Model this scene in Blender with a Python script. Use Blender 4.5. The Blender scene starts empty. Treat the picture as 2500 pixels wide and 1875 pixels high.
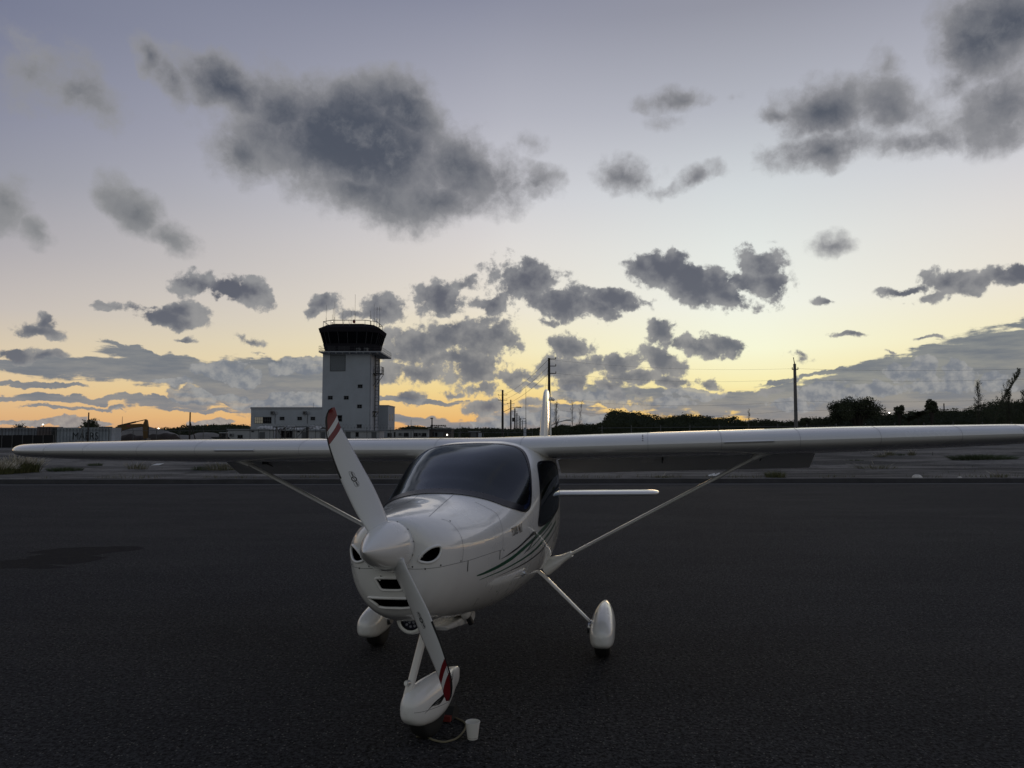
import bpy, bmesh, math, random
import numpy as np
from mathutils import Vector, Matrix, noise
from mathutils.bvhtree import BVHTree
rnd = random.Random(7)
R_ = math.radians
scene = bpy.context.scene
COL = scene.collection

# ------------------------------------------------------------------ camera
F_PX, HOR, CAM_H = 1878.0, 1058.0, 1.9           # focal length and horizon row in the 2500 px wide photograph, eye height
PITCH = math.atan((HOR - 937.5) / F_PX)
cam = bpy.data.cameras.new('camera'); cam_o = bpy.data.objects.new('camera', cam); COL.objects.link(cam_o)
cam.sensor_width = 36.0; cam.lens = 36.0 * F_PX / 2500.0
cam.clip_start = 0.05; cam.clip_end = 9000
cam_o.location = (0, 0, CAM_H); cam_o.rotation_euler = (R_(90) + PITCH, 0, R_(0.0))
scene.camera = cam_o

# ------------------------------------------------------------------ world
def lin(c):
    return tuple((v / 255 / 12.92) if v / 255 <= 0.04045 else ((v / 255 + 0.055) / 1.055) ** 2.4 for v in c[:3]) + (1,)

def ray(px, py):
    x = (px - 1250) / F_PX; y = -(py - 937.5) / F_PX
    return Vector((x, math.cos(PITCH) - y * math.sin(PITCH), math.sin(PITCH) + y * math.cos(PITCH)))

def at(px, py, D):                                # the point on the line of sight whose world Y is D
    d = ray(px, py); return Vector((0, 0, CAM_H)) + d * (D / d.y)

def X_at(px, D): return at(px, HOR, D).x
def Z_at(py, D): return CAM_H + (HOR - py) / F_PX * D

SUN_AZ = math.atan((1720 - 1250) / F_PX)          # where the glow is brightest
world = bpy.data.worlds.new('World'); scene.world = world; world.use_nodes = True
W = world.node_tree; W.nodes.clear()
def N(t, **k):
    n = W.nodes.new(t)
    for a, b in k.items(): setattr(n, a, b)
    return n
def L(a, b): W.links.new(a, b)
def M(op, a, b=None, c=None, clamp=False):
    n = N('ShaderNodeMath', operation=op); n.use_clamp = clamp
    for i, v in enumerate((a, b, c)):
        if v is None: continue
        if isinstance(v, (int, float)): n.inputs[i].default_value = v
        else: L(v, n.inputs[i])
    return n.outputs[0]
def MR(v, a, b, c=0.0, d=1.0, smooth=True):
    n = N('ShaderNodeMapRange'); n.interpolation_type = 'SMOOTHSTEP' if smooth else 'LINEAR'
    L(v, n.inputs[0])
    for i, q in enumerate((a, b, c, d)): n.inputs[i + 1].default_value = q
    return n.outputs[0]
def RAMP(v, stops):
    n = N('ShaderNodeValToRGB'); r = n.color_ramp
    while len(r.elements) < len(stops): r.elements.new(0.5)
    for e, (p_, c_) in zip(r.elements, stops): e.position = p_; e.color = lin(c_)
    L(v, n.inputs[0]); return n.outputs[0]
def MIX(f, a, b):
    n = N('ShaderNodeMix', data_type='RGBA'); 
    for s, v in ((n.inputs[0], f), (n.inputs[6], a), (n.inputs[7], b)):
        if isinstance(v, (int, float)): s.default_value = v
        elif isinstance(v, tuple): s.default_value = v
        else: L(v, s)
    return n.outputs[2]
tc = N('ShaderNodeTexCoord').outputs['Generated']
sep = N('ShaderNodeSeparateXYZ'); L(tc, sep.inputs[0])
dx, dy, dz = sep.outputs
az = M('ARCTAN2', dx, dy)                         # 0 straight ahead, + to the right
el = M('ARCSINE', dz)
eln = M('DIVIDE', el, R_(90), clamp=True)         # 0 horizon .. 1 zenith
# clear sky: three elevation ramps blended by the angle from the glow
def el_of(px, py):
    d = ray(px, py).normalized(); return math.asin(d.z) / R_(90)
def ramp_from(px, rows, tail):
    st = [(max(el_of(px, y), 0), c) for y, c in rows][::-1]
    return st + tail
R_left = RAMP(eln, [(0.0, (204, 162, 126))] + ramp_from(0, [(0, (118, 123, 145)), (250, (134, 137, 156)), (420, (149, 151, 163)), (600, (173, 170, 175)), (750, (196, 188, 183)), (870, (220, 203, 174)), (950, (224, 194, 150)), (1015, (221, 177, 128))], []) + [(0.55, (98, 108, 132)), (1.0, (84, 95, 120))])
R_mid = RAMP(eln, [(0.0, (222, 160, 104))] + ramp_from(1250, [(0, (139, 142, 160)), (280, (178, 179, 190)), (480, (206, 205, 211)), (600, (221, 216, 213)), (750, (234, 225, 209)), (850, (242, 229, 188)), (950, (243, 216, 146)), (1025, (236, 185, 114))], []) + [(0.6, (104, 112, 134)), (1.0, (84, 95, 120))])
R_sun = RAMP(eln, [(0.0, (234, 170, 90))] + ramp_from(1850, [(0, (147, 149, 162)), (250, (179, 182, 192)), (450, (210, 215, 218)), (600, (227, 231, 227)), (740, (240, 242, 231)), (850, (247, 247, 216)), (940, (248, 236, 176)), (1020, (238, 194, 110))], []) + [(0.6, (106, 114, 134)), (1.0, (84, 95, 120))])
R_east = RAMP(eln, [(0.0, (148, 149, 143)), (0.08, (156, 157, 150)), (0.2, (148, 150, 147)), (0.45, (112, 118, 129)), (0.7, (94, 104, 126)), (1.0, (84, 95, 120))])
dAz = M('ABSOLUTE', M('SUBTRACT', az, 0.30))
aleft = M('MINIMUM', dAz, M('SUBTRACT', 2 * math.pi, dAz))
sky = MIX(MR(aleft, 0.02, 0.36, smooth=False), R_sun, R_mid)
sky = MIX(MR(aleft, 0.30, 0.92, smooth=False), sky, R_left)
sky = MIX(MR(aleft, 1.0, 2.5), sky, R_east)

comb = N('ShaderNodeCombineXYZ'); L(az, comb.inputs[0]); L(el, comb.inputs[1]); P = comb.outputs[0]
def VM(op, a, b=None, sc=None):
    n = N('ShaderNodeVectorMath', operation=op); L(a, n.inputs[0])
    if b is not None:
        if isinstance(b, tuple): n.inputs[1].default_value = b
        else: L(b, n.inputs[1])
    if sc is not None: n.inputs['Scale'].default_value = sc
    return n.outputs[0]
def NOISE(v, scale, detail=6, rough=0.55, dist=0.0, col=False):
    n = N('ShaderNodeTexNoise'); L(v, n.inputs['Vector'])
    n.inputs['Scale'].default_value = scale; n.inputs['Detail'].default_value = detail
    n.inputs['Roughness'].default_value = rough; n.inputs['Distortion'].default_value = dist
    return n.outputs['Color' if col else 'Fac']
# warp of the cloud coordinates
wcol = NOISE(tc, 7.0, 4, 0.6, col=True)
warp = VM('SCALE', VM('SUBTRACT', wcol, (0.5, 0.5, 0.5)), sc=0.055)
wcol2 = NOISE(tc, 38.0, 5, 0.6, col=True)
warp2 = VM('SCALE', VM('SUBTRACT', wcol2, (0.5, 0.5, 0.5)), sc=0.018)
PW = VM('ADD', VM('ADD', P, warp), warp2)
def blobfield(blobs, vec, f='MAXIMUM'):
    """blobs given as (px, py, rx, ry, rot_deg, strength) of the photograph, turned into azimuth/elevation ellipses"""
    acc = None
    for (px, py, rx, ry, rot, s) in blobs:
        d = ray(px, py).normalized(); a0 = math.atan2(d.x, d.y); e0 = math.asin(d.z)
        d2 = ray(px + 5, py).normalized(); d3 = ray(px, py - 5).normalized()
        ka = abs(math.atan2(d2.x, d2.y) - a0) / 5; ke = abs(math.asin(d3.z) - e0) / 5
        mp = N('ShaderNodeMapping', vector_type='TEXTURE')
        mp.inputs['Location'].default_value = (a0, e0, 0)
        mp.inputs['Rotation'].default_value = (0, 0, R_(rot))
        mp.inputs['Scale'].default_value = (rx * ka * 1.25, ry * ke * 1.25, 100000.0)
        L(vec, mp.inputs[0])
        g = N('ShaderNodeTexGradient', gradient_type='SPHERICAL'); L(mp.outputs[0], g.inputs[0])
        v = g.outputs['Fac'] if s == 1 else M('MULTIPLY', g.outputs['Fac'], s)
        acc = v if acc is None else M(f, acc, v)
    return acc
big_clouds = [(560,215,165,80,-15,1.45),(372,135,70,50,-40,1.0),(425,190,80,46,-55,1.0),(700,275,190,115,-12,1.3),(850,355,330,165,-8,1.75),(985,285,150,105,-20,1.4),
 (1120,400,190,120,-25,1.35),(600,375,120,90,-10,1.1),(860,465,270,95,-15,1.15),(1060,500,170,80,0,1.1),(1290,450,120,60,0,.62),(1300,335,60,40,0,.45),
 (50,180,190,150,0,.6),(190,240,190,70,-15,.5),(15,500,80,100,-50,1.1),(85,560,80,45,-45,.9),(335,500,100,65,-35,1.2),(410,560,105,50,-35,1.05),
 (1674,243,130,45,0,.9),(1785,232,60,38,30,.66),(1650,295,80,30,0,.45),(1990,270,140,90,-10,1.15),(1890,268,110,34,0,.85),(2000,375,190,60,-5,1.05),
 (2180,270,140,100,-30,.95),(2160,165,60,75,0,.7),(2210,360,160,60,0,.9),(2420,90,180,150,-20,1.3),(2500,40,220,150,0,1.5),(2450,250,130,140,-50,1.0),(2335,200,90,70,-20,.7),
 (1530,435,115,55,-14,.78),(1640,468,70,26,0,.6),(1710,435,95,34,22,.7),(2030,595,70,34,0,.7),(1890,592,30,10,0,.5)]
low_clouds = [(475,688,85,38,0,1),(545,700,70,38,0,1),(610,710,80,34,-20,1),(400,768,105,32,-8,1),(440,752,70,34,-5,1),(265,742,60,15,-10,.66),(360,740,60,14,0,.6),
 (90,805,80,28,-5,1),(110,788,45,32,0,1),(45,862,80,26,-3,1),(105,872,60,18,0,.9),(610,820,66,24,-20,.66),(450,828,34,12,0,.66),(640,852,50,8,0,.5),
 (805,738,50,32,20,.8),(775,756,34,20,0,.8),(870,760,60,24,0,.7),(945,745,70,42,0,1),(1065,728,95,52,0,1),(1130,702,66,36,0,.75),(1200,745,95,32,0,.9),(1290,690,120,58,-20,1),
 (1390,742,105,46,-15,1),(1445,752,62,28,-30,.9),(1330,776,60,14,0,.6),(1050,835,120,62,0,.95),(1190,825,95,58,0,1),(1005,850,95,52,0,.9),(1100,872,110,30,0,.9),
 (1620,675,90,70,-5,1.05),(1700,700,150,66,-15,1.1),(1500,738,95,28,-8,.95),(1770,735,105,34,-15,.95),(1850,655,85,58,0,.95),(1885,690,66,52,-30,1),(1820,692,110,45,0,1),
 (1617,820,60,40,0,1),(1700,850,120,26,-5,1.05),(1785,846,80,28,-20,1),(1400,840,60,42,0,1),(1400,888,120,38,0,1),(1520,882,90,36,0,1),(1620,892,75,34,-10,1),(1560,915,120,24,0,.9),
 (1020,900,105,30,0,.85),(955,915,80,32,0,.8),(1165,897,95,40,0,.95),(1262,910,90,26,0,.85),(1300,932,100,20,0,.75),(1172,940,60,30,0,.9),(1400,925,66,30,0,.9),(1490,934,70,20,0,.9),
 (1640,932,70,20,-5,.9),(1745,930,46,18,-20,.8),(1010,965,80,24,0,.75),(1185,989,55,26,0,.95),(1120,955,50,12,0,.6),(1300,985,80,26,0,.6),
 (2020,730,50,22,-20,.7),(2230,712,90,18,0,.85),(2310,700,70,44,-10,1),(2345,712,90,28,0,.9),(2435,690,66,26,5,.85),(2290,728,110,20,0,.7),(2490,680,60,26,0,.85),
 (1960,865,56,30,-5,.66),(2081,823,60,10,-5,.7),(2255,835,50,9,0,.66),(2165,868,26,10,-20,.8),(1550,960,100,20,0,.6),(1860,950,60,14,0,.5)]
band_clouds = [(150,902,280,20,-3,1),(420,918,380,36,-2,1.05),(640,905,220,40,0,1),(640,950,200,38,0,1),(760,960,150,50,0,1),(330,858,90,10,-5,.8),(410,882,190,20,-5,.85),
 (60,944,110,8,0,.8),(170,946,80,6,0,.7),(90,980,170,10,0,.85),(300,982,280,11,-1,.9),(430,992,150,14,0,.85),(250,1001,100,6,0,.7),(120,1003,90,6,0,.7),(500,1008,130,7,0,.7),(720,1000,200,26,0,.9),
 (2330,925,600,72,8.5,1.75),(2550,905,420,110,8,1.9),(1990,958,420,34,6,1.5),(2500,970,330,70,4,1.7),(2300,1036,760,30,1,1.6),(1350,1020,180,26,0,.85),(1450,1045,330,16,0,.9),(1500,962,150,26,0,.75),(1700,972,150,20,0,.85),(1830,978,130,20,0,.85),
 (1000,975,200,8,0,.8),(980,1030,260,12,0,.75),(1200,1040,260,16,0,.8),(2050,905,250,7,7,.7),(2300,865,220,8,8,.75),(2450,830,160,8,8,.7)]
puff_clouds = [(535,900,66,26,0,.9),(595,910,66,30,0,.9),(735,890,80,32,0,.95),(480,972,70,26,0,.95),(560,975,70,20,0,.9),(725,978,90,24,0,.85),(640,985,90,20,0,.8),(430,935,66,12,0,.7),(300,1006,30,6,0,.6),
 (95,1040,80,11,0,.95),(165,1036,60,17,0,1),(235,1042,60,10,0,.9),(20,1042,60,8,0,.8),(545,1034,36,11,0,.9),(505,1040,50,8,0,.7),(2010,950,70,30,0,.85),(2110,965,90,24,0,.85),(1960,975,90,16,0,.8),(2180,918,50,26,0,.9),(2245,915,50,36,0,.9),(2340,925,66,34,0,.95),
 (2280,950,110,26,0,.8),(2430,940,60,24,0,.8),(1700,955,90,20,0,.8),(1480,975,90,30,0,.9),(1390,960,66,34,0,.9),(1600,985,100,18,0,.8),(1230,1020,90,26,0,.9),(1320,1030,120,22,0,.85),(1470,1030,100,16,0,.8)]

def cloud(field, nse, t0, t1, amp):
    v = M('ADD', field, M('MULTIPLY', M('SUBTRACT', nse, 0.5), amp))
    return v, M('MULTIPLY', MR(v, t0, t1), MR(field, 0.02, 0.20))
def vary(nse, a, b, w0=0.35, w1=0.65):
    return MIX(MR(nse, w0, w1), a, b)
# 1. flat bands low over the horizon
aniso = N('ShaderNodeMapping'); aniso.inputs['Scale'].default_value = (1.0, 5.5, 1.0); aniso.inputs['Rotation'].default_value = (0, 0, R_(-3)); L(P, aniso.inputs[0])
n_band = NOISE(aniso.outputs[0], 16, 8, 0.62)
fb = blobfield(band_clouds, PW)
vb, a_b = cloud(fb, n_band, 0.14, 0.36, 1.45)
# the bands go on round the horizon outside the picture
ring = M('MULTIPLY', MR(eln, 0.0, 0.05), MR(eln, 0.17, 0.06)); ringm = M('MULTIPLY', ring, MR(M('ABSOLUTE', az), 0.62, 0.72))
a_b = M('MAXIMUM', a_b, M('MULTIPLY', ringm, MR(n_band, 0.48, 0.58)))
c_band = MIX(MR(eln, 0.0, 0.09), lin((134, 138, 144)), lin((106, 115, 126)))
c_band = MIX(MR(n_band, 0.35, 0.7), MIX(0.10, c_band, sky), MIX(0.35, c_band, lin((94, 101, 113))))
sky = MIX(M('MULTIPLY', a_b, 0.97), sky, c_band)
# 2. small pale heaps standing in front of the bands
n_puff = NOISE(P, 42, 8, 0.62)
n_puff_up = NOISE(VM('ADD', P, (0.004, 0.007, 0)), 42, 4, 0.55)
fp = blobfield(puff_clouds, PW)
vp, a_p = cloud(fp, n_puff, 0.24, 0.38, 1.5)
c_puff = MIX(MR(M('SUBTRACT', n_puff, n_puff_up), -0.16, 0.18), lin((118, 124, 134)), lin((160, 160, 159)))
sky = MIX(M('MULTIPLY', a_p, 0.85), sky, c_puff)
# 3. the cumulus rows above the horizon
n_low = NOISE(VM('ADD', P, VM('SCALE', warp2, sc=0.6)), 26, 11, 0.64)
n_low_up = NOISE(VM('ADD', P, (0.006, 0.012, 0)), 24, 5, 0.55)
fl = blobfield(low_clouds, PW)
vl, a_l = cloud(fl, n_low, 0.22, 0.50, 2.3)
far_l = M('MULTIPLY', M('MULTIPLY', MR(M('ABSOLUTE', az), 0.66, 0.74), MR(NOISE(P, 3.2, 6, 0.6), 0.50, 0.62)), M('MULTIPLY', MR(eln, 0.03, 0.08), MR(eln, 0.30, 0.18)))
a_l = M('MAXIMUM', a_l, far_l)
shade = M('ADD', M('MULTIPLY', M('SUBTRACT', n_low, n_low_up), 0.7), M('MULTIPLY', M('SUBTRACT', 0.62, vl), 0.30))
c_low = MIX(MR(shade, -0.12, 0.14), MIX(MR(eln, 0.03, 0.14), lin((100, 105, 116)), lin((84, 88, 101))), MIX(MR(eln, 0.03, 0.14), lin((150, 149, 148)), lin((142, 143, 146))))
sky = MIX(M('MULTIPLY', a_l, 0.96), sky, c_low)
# 4. large soft clouds higher up
n_big = NOISE(VM('ADD', P, warp2), 8.5, 12, 0.64)
n_big_up = NOISE(VM('ADD', VM('ADD', P, warp2), (0.015, 0.02, 0)), 8.5, 12, 0.64)
fg = blobfield(big_clouds, PW)
vg, a_g = cloud(fg, n_big, 0.12, 0.78, 2.5)
a_g = M('POWER', a_g, 0.8)
far_g = M('MULTIPLY', M('MULTIPLY', MR(M('ADD', M('ABSOLUTE', az), M('MULTIPLY', el, 0.9)), 0.86, 1.05), MR(NOISE(tc, 3.0, 7, 0.58), 0.52, 0.68)), M('MULTIPLY', MR(eln, 0.12, 0.2), 0.85))
a_g = M('MAXIMUM', a_g, far_g)
core = MR(vg, 0.35, 1.35)
c_big = MIX(core, lin((142, 142, 146)), lin((68, 75, 88)))
c_big = MIX(MR(M('SUBTRACT', el, M('MULTIPLY', az, -0.25)), 0.18, 0.30), MIX(0.28, c_big, lin((150, 152, 150))), c_big)
c_big = MIX(MR(M('SUBTRACT', n_big, n_big_up), -0.04, 0.16), c_big, MIX(0.32, c_big, lin((158, 158, 160))))
sky = MIX(M('MULTIPLY', a_g, 0.94), sky, c_big)
# below the horizon: dark ground
sky = MIX(MR(dz, -0.02, 0.0, 1.0, 0.0, False), sky, lin((40, 40, 42)))
nish = N('ShaderNodeTexSky'); nish.sky_type = 'NISHITA'; nish.sun_disc = False
nish.sun_elevation = R_(0.5); nish.sun_rotation = SUN_AZ
nish.air_density = 1.0; nish.dust_density = 1.0
bg1 = N('ShaderNodeBackground'); L(sky, bg1.inputs[0]); bg1.inputs[1].default_value = 1.0
bg2 = N('ShaderNodeBackground'); L(nish.outputs[0], bg2.inputs[0]); bg2.inputs[1].default_value = 0.0003
ad = N('ShaderNodeAddShader'); L(bg1.outputs[0], ad.inputs[0]); L(bg2.outputs[0], ad.inputs[1])
out = N('ShaderNodeOutputWorld'); L(ad.outputs[0], out.inputs[0])
world.cycles.sampling_method = 'MANUAL'; world.cycles.sample_map_resolution = 512

# ------------------------------------------------------------------ the last of the sun
sun = bpy.data.lights.new('sun', 'SUN'); sun.energy = 0.06; sun.angle = R_(8); sun.color = (1.0, 0.72, 0.42)
sun_o = bpy.data.objects.new('sun', sun); COL.objects.link(sun_o)
sd = Vector((math.sin(SUN_AZ), math.cos(SUN_AZ), math.tan(R_(3.0))))
sun_o.rotation_euler = sd.to_track_quat('Z', 'Y').to_euler()
vs = scene.view_settings
vs.view_transform = 'Standard'; vs.look = 'None'; vs.exposure = 0.0; vs.gamma = 1.0; vs.use_curve_mapping = False
scene.cycles.max_bounces = 6; scene.cycles.transparent_max_bounces = 12
scene.cycles.use_denoising = True
#__PART2__
# ================================================================== materials
def mat(name, col=(128, 128, 128), rough=0.5, metal=0.0, coat=0.0, spec=0.5, emit=None, raw=None, vary_=0.0, vscale=8.0, bump=0.0, bscale=40.0, coatr=0.05):
    m = bpy.data.materials.new(name); m.use_nodes = True
    nt = m.node_tree; b = nt.nodes['Principled BSDF']
    c = raw + (1,) if raw else lin(col)
    b.inputs['Base Color'].default_value = c
    b.inputs['Roughness'].default_value = rough; b.inputs['Metallic'].default_value = metal
    b.inputs['Coat Weight'].default_value = coat; b.inputs['Coat Roughness'].default_value = coatr
    b.inputs['Specular IOR Level'].default_value = spec
    if emit:
        b.inputs['Emission Color'].default_value = lin(emit[0]); b.inputs['Emission Strength'].default_value = emit[1]
    if vary_ or bump:
        t = nt.nodes.new('ShaderNodeTexCoord')
    if vary_:
        n = nt.nodes.new('ShaderNodeTexNoise'); n.inputs['Scale'].default_value = vscale; n.inputs['Detail'].default_value = 6
        n.inputs['Roughness'].default_value = 0.65
        nt.links.new(t.outputs['Object'], n.inputs['Vector'])
        r = nt.nodes.new('ShaderNodeMapRange'); r.inputs[1].default_value = 0.3; r.inputs[2].default_value = 0.7
        r.inputs[3].default_value = 1 - vary_; r.inputs[4].default_value = 1 + vary_
        nt.links.new(n.outputs['Fac'], r.inputs[0])
        x = nt.nodes.new('ShaderNodeVectorMath'); x.operation = 'SCALE'; x.inputs[0].default_value = c[:3]
        nt.links.new(r.outputs[0], x.inputs['Scale']); nt.links.new(x.outputs[0], b.inputs['Base Color'])
        rr = nt.nodes.new('ShaderNodeMapRange'); rr.inputs[1].default_value = 0.3; rr.inputs[2].default_value = 0.7
        rr.inputs[3].default_value = max(rough - 0.05, 0.02); rr.inputs[4].default_value = rough + 0.08
        nt.links.new(n.outputs['Fac'], rr.inputs[0]); nt.links.new(rr.outputs[0], b.inputs['Roughness'])
    if bump:
        n2 = nt.nodes.new('ShaderNodeTexNoise'); n2.inputs['Scale'].default_value = bscale; n2.inputs['Detail'].default_value = 5
        nt.links.new(t.outputs['Object'], n2.inputs['Vector'])
        bp = nt.nodes.new('ShaderNodeBump'); bp.inputs['Strength'].default_value = bump; bp.inputs['Distance'].default_value = 0.02
        nt.links.new(n2.outputs['Fac'], bp.inputs['Height']); nt.links.new(bp.outputs[0], b.inputs['Normal'])
    return m

PAINT = mat('white_aircraft_paint', raw=(0.84, 0.84, 0.81), rough=0.28, coat=1.0, coatr=0.04, vary_=0.03, vscale=3)
PAINTM = mat('white_wing_paint', raw=(0.74, 0.74, 0.73), rough=0.22, coat=1.0, coatr=0.03, vary_=0.04, vscale=2.5)
PAINTM.node_tree.nodes['Principled BSDF'].inputs['Coat IOR'].default_value = 2.0
PROPM = None
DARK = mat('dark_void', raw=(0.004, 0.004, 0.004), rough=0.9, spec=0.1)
SEAL = mat('window_black_band', raw=(0.006, 0.007, 0.016), rough=0.25, spec=0.25)
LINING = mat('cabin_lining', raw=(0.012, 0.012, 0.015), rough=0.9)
SEATM = mat('seat_leather', raw=(0.025, 0.022, 0.02), rough=0.5)
SEAM = mat('panel_gap', raw=(0.16, 0.16, 0.165), rough=0.8)
WSEAM = mat('wing_panel_gap', raw=(0.36, 0.36, 0.37), rough=0.6)
SLOT = mat('latch_slot', raw=(0.05, 0.05, 0.05), rough=0.6)
RUBBER = mat('tyre_rubber', raw=(0.012, 0.012, 0.012), rough=0.75)
METAL = mat('bare_metal', raw=(0.55, 0.56, 0.58), rough=0.3, metal=1.0)
POLISH = mat('polished_gear_leg', raw=(0.72, 0.71, 0.68), rough=0.22, coat=1.0, coatr=0.08)
GREEN = mat('green_vinyl', raw=(0.006, 0.085, 0.040), rough=0.3, coat=0.5)
BLACK = mat('black_vinyl', raw=(0.006, 0.007, 0.007), rough=0.3, coat=0.5)
REDP = mat('red_paint', raw=(0.20, 0.008, 0.012), rough=0.3, coat=0.6)
LENS = mat('lamp_lens', raw=(0.03, 0.03, 0.045), rough=0.1, coat=1.0)
LED = mat('lamp_led', raw=(0.35, 0.36, 0.42), rough=0.25, coat=1.0)
BLACKE = mat('black_erosion_strip', raw=(0.01, 0.01, 0.011), rough=0.45)

def glass_mat(name, tint, ior):
    m = bpy.data.materials.new(name); m.use_nodes = True; nt = m.node_tree; nt.nodes.clear()
    o = nt.nodes.new('ShaderNodeOutputMaterial'); g = nt.nodes.new('ShaderNodeBsdfGlossy'); t = nt.nodes.new('ShaderNodeBsdfTransparent')
    f = nt.nodes.new('ShaderNodeFresnel'); mx = nt.nodes.new('ShaderNodeMixShader')
    t.inputs[0].default_value = tint + (1,); g.inputs['Roughness'].default_value = 0.02; f.inputs[0].default_value = ior; g.inputs[0].default_value = (0.82, 0.90, 1.0, 1)
    nt.links.new(f.outputs[0], mx.inputs[0]); nt.links.new(t.outputs[0], mx.inputs[1]); nt.links.new(g.outputs[0], mx.inputs[2])
    nt.links.new(mx.outputs[0], o.inputs[0]); return m
GLASS = glass_mat('tinted_canopy_glass', (0.14, 0.18, 0.32), 1.34)
SGLASS = glass_mat('tinted_side_glass', (0.40, 0.42, 0.46), 1.42)

# ================================================================== object helpers
def link(name, me, parent=None, **k):
    o = bpy.data.objects.new(name, me); COL.objects.link(o)
    if parent is not None: o.parent = parent
    for a, b in k.items(): o[a] = b
    return o
def mesh(name, V, Fc, mats, parent=None, smooth=False, fm=None, **k):
    me = bpy.data.meshes.new(name); me.from_pydata([tuple(v) for v in V], [], Fc)
    for m in (mats if isinstance(mats, (list, tuple)) else [mats]): me.materials.append(m)
    if smooth: me.polygons.foreach_set('use_smooth', [True] * len(me.polygons))
    if fm is not None: me.polygons.foreach_set('material_index', fm)
    me.update(); return link(name, me, parent, **k)
def empty(name, loc, rz=0, **k):
    o = bpy.data.objects.new(name, None); COL.objects.link(o); o.location = loc; o.rotation_euler = (0, 0, rz)
    o.empty_display_size = 0.3
    for a, b in k.items(): o[a] = b
    return o
class MB:
    """gathers simple solids into one mesh"""
    def __init__(s): s.V = []; s.F = []; s.m = []
    def add(s, V, F, mi=0):
        b = len(s.V); s.V += [tuple(v) for v in V]; s.F += [tuple(i + b for i in f) for f in F]; s.m += [mi] * len(F); return s
    def box(s, a, b, mi=0):
        x0, y0, z0 = (min(a[i], b[i]) for i in range(3)); x1, y1, z1 = (max(a[i], b[i]) for i in range(3))
        V = [(x0, y0, z0), (x1, y0, z0), (x1, y1, z0), (x0, y1, z0), (x0, y0, z1), (x1, y0, z1), (x1, y1, z1), (x0, y1, z1)]
        return s.add(V, [(0, 3, 2, 1), (4, 5, 6, 7), (0, 1, 5, 4), (1, 2, 6, 5), (2, 3, 7, 6), (3, 0, 4, 7)], mi)
    def cyl(s, a, b, r0, r1=None, n=10, mi=0):
        r1 = r0 if r1 is None else r1
        a = Vector(a); b = Vector(b); d = (b - a).normalized(); u = d.orthogonal().normalized(); w = d.cross(u)
        V = []
        for c, r in ((a, r0), (b, r1)):
            for i in range(n):
                t = 2 * math.pi * i / n; V.append(c + (u * math.cos(t) + w * math.sin(t)) * r)
        F = [(i, (i + 1) % n, n + (i + 1) % n, n + i) for i in range(n)] + [tuple(range(n))[::-1], tuple(range(n, 2 * n))]
        return s.add(V, F, mi)
    def tube(s, pts, r, n=8, mi=0, closed=False):
        pts = [Vector(p) for p in pts]; m = len(pts); V = []; up = None
        rr = r if isinstance(r, (list, tuple)) else [r] * m
        for i, p in enumerate(pts):
            t = (pts[(i + 1) % m] - pts[i - 1]) if closed else (pts[min(i + 1, m - 1)] - pts[max(i - 1, 0)])
            t.normalize()
            up = t.orthogonal().normalized() if up is None else (up - t * up.dot(t)).normalized()
            w = t.cross(up)
            for k in range(n):
                a = 2 * math.pi * k / n; V.append(p + (up * math.cos(a) + w * math.sin(a)) * rr[i])
        F = []
        for i in range(m if closed else m - 1):
            j = (i + 1) % m
            for k in range(n):
                F.append((i * n + k, i * n + (k + 1) % n, j * n + (k + 1) % n, j * n + k))
        if not closed: F += [tuple(range(n))[::-1], tuple(range((m - 1) * n, m * n))]
        return s.add(V, F, mi)
    def prism(s, poly, ax, lo, hi, mi=0):
        """poly of 2-D points extruded along axis ax"""
        def P3(p, t):
            q = list(p); q.insert(ax, t); return q
        n = len(poly); V = [P3(p, lo) for p in poly] + [P3(p, hi) for p in poly]
        F = [(i, (i + 1) % n, n + (i + 1) % n, n + i) for i in range(n)] + [tuple(range(n))[::-1], tuple(range(n, 2 * n))]
        return s.add(V, F, mi)
    def build(s, name, mats, parent=None, smooth=False, fixn=True, **k):
        o = mesh(name, s.V, s.F, mats, parent, smooth, s.m, **k)
        if fixn:
            bm = bmesh.new(); bm.from_mesh(o.data); bmesh.ops.recalc_face_normals(bm, faces=bm.faces); bm.to_mesh(o.data); bm.free()
        return o
def smooth_angle(o, deg=35):
    me = o.data; me.polygons.foreach_set('use_smooth', [True] * len(me.polygons))
    bm = bmesh.new(); bm.from_mesh(me); th = R_(deg)
    for e in bm.edges:
        if len(e.link_faces) == 2 and e.calc_face_angle(0) > th: e.smooth = False
    bm.to_mesh(me); bm.free(); return o
def loft(rings, close_ends=True):
    n = len(rings[0]); V = [p for r in rings for p in r]; F = []
    for i in range(len(rings) - 1):
        for k in range(n):
            F.append((i * n + k, i * n + (k + 1) % n, (i + 1) * n + (k + 1) % n, (i + 1) * n + k))
    if close_ends: F += [tuple(range(n))[::-1], tuple(range((len(rings) - 1) * n, len(rings) * n))]
    return V, F
def text_mesh(body, size, shear=0.0, extrude=0.0, bold=0.0):
    c = bpy.data.curves.new('lettering', 'FONT'); c.body = body; c.size = size; c.shear = shear; c.extrude = extrude; c.offset = bold
    c.resolution_u = 3
    o = bpy.data.objects.new('lettering', c); COL.objects.link(o)
    dg = bpy.context.evaluated_depsgraph_get(); me = bpy.data.meshes.new_from_object(o.evaluated_get(dg))
    V = [v.co.copy() for v in me.vertices]; F = [tuple(p.vertices) for p in me.polygons]
    bpy.data.objects.remove(o); bpy.data.meshes.remove(me); bpy.data.curves.remove(c)
    return V, F

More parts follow.
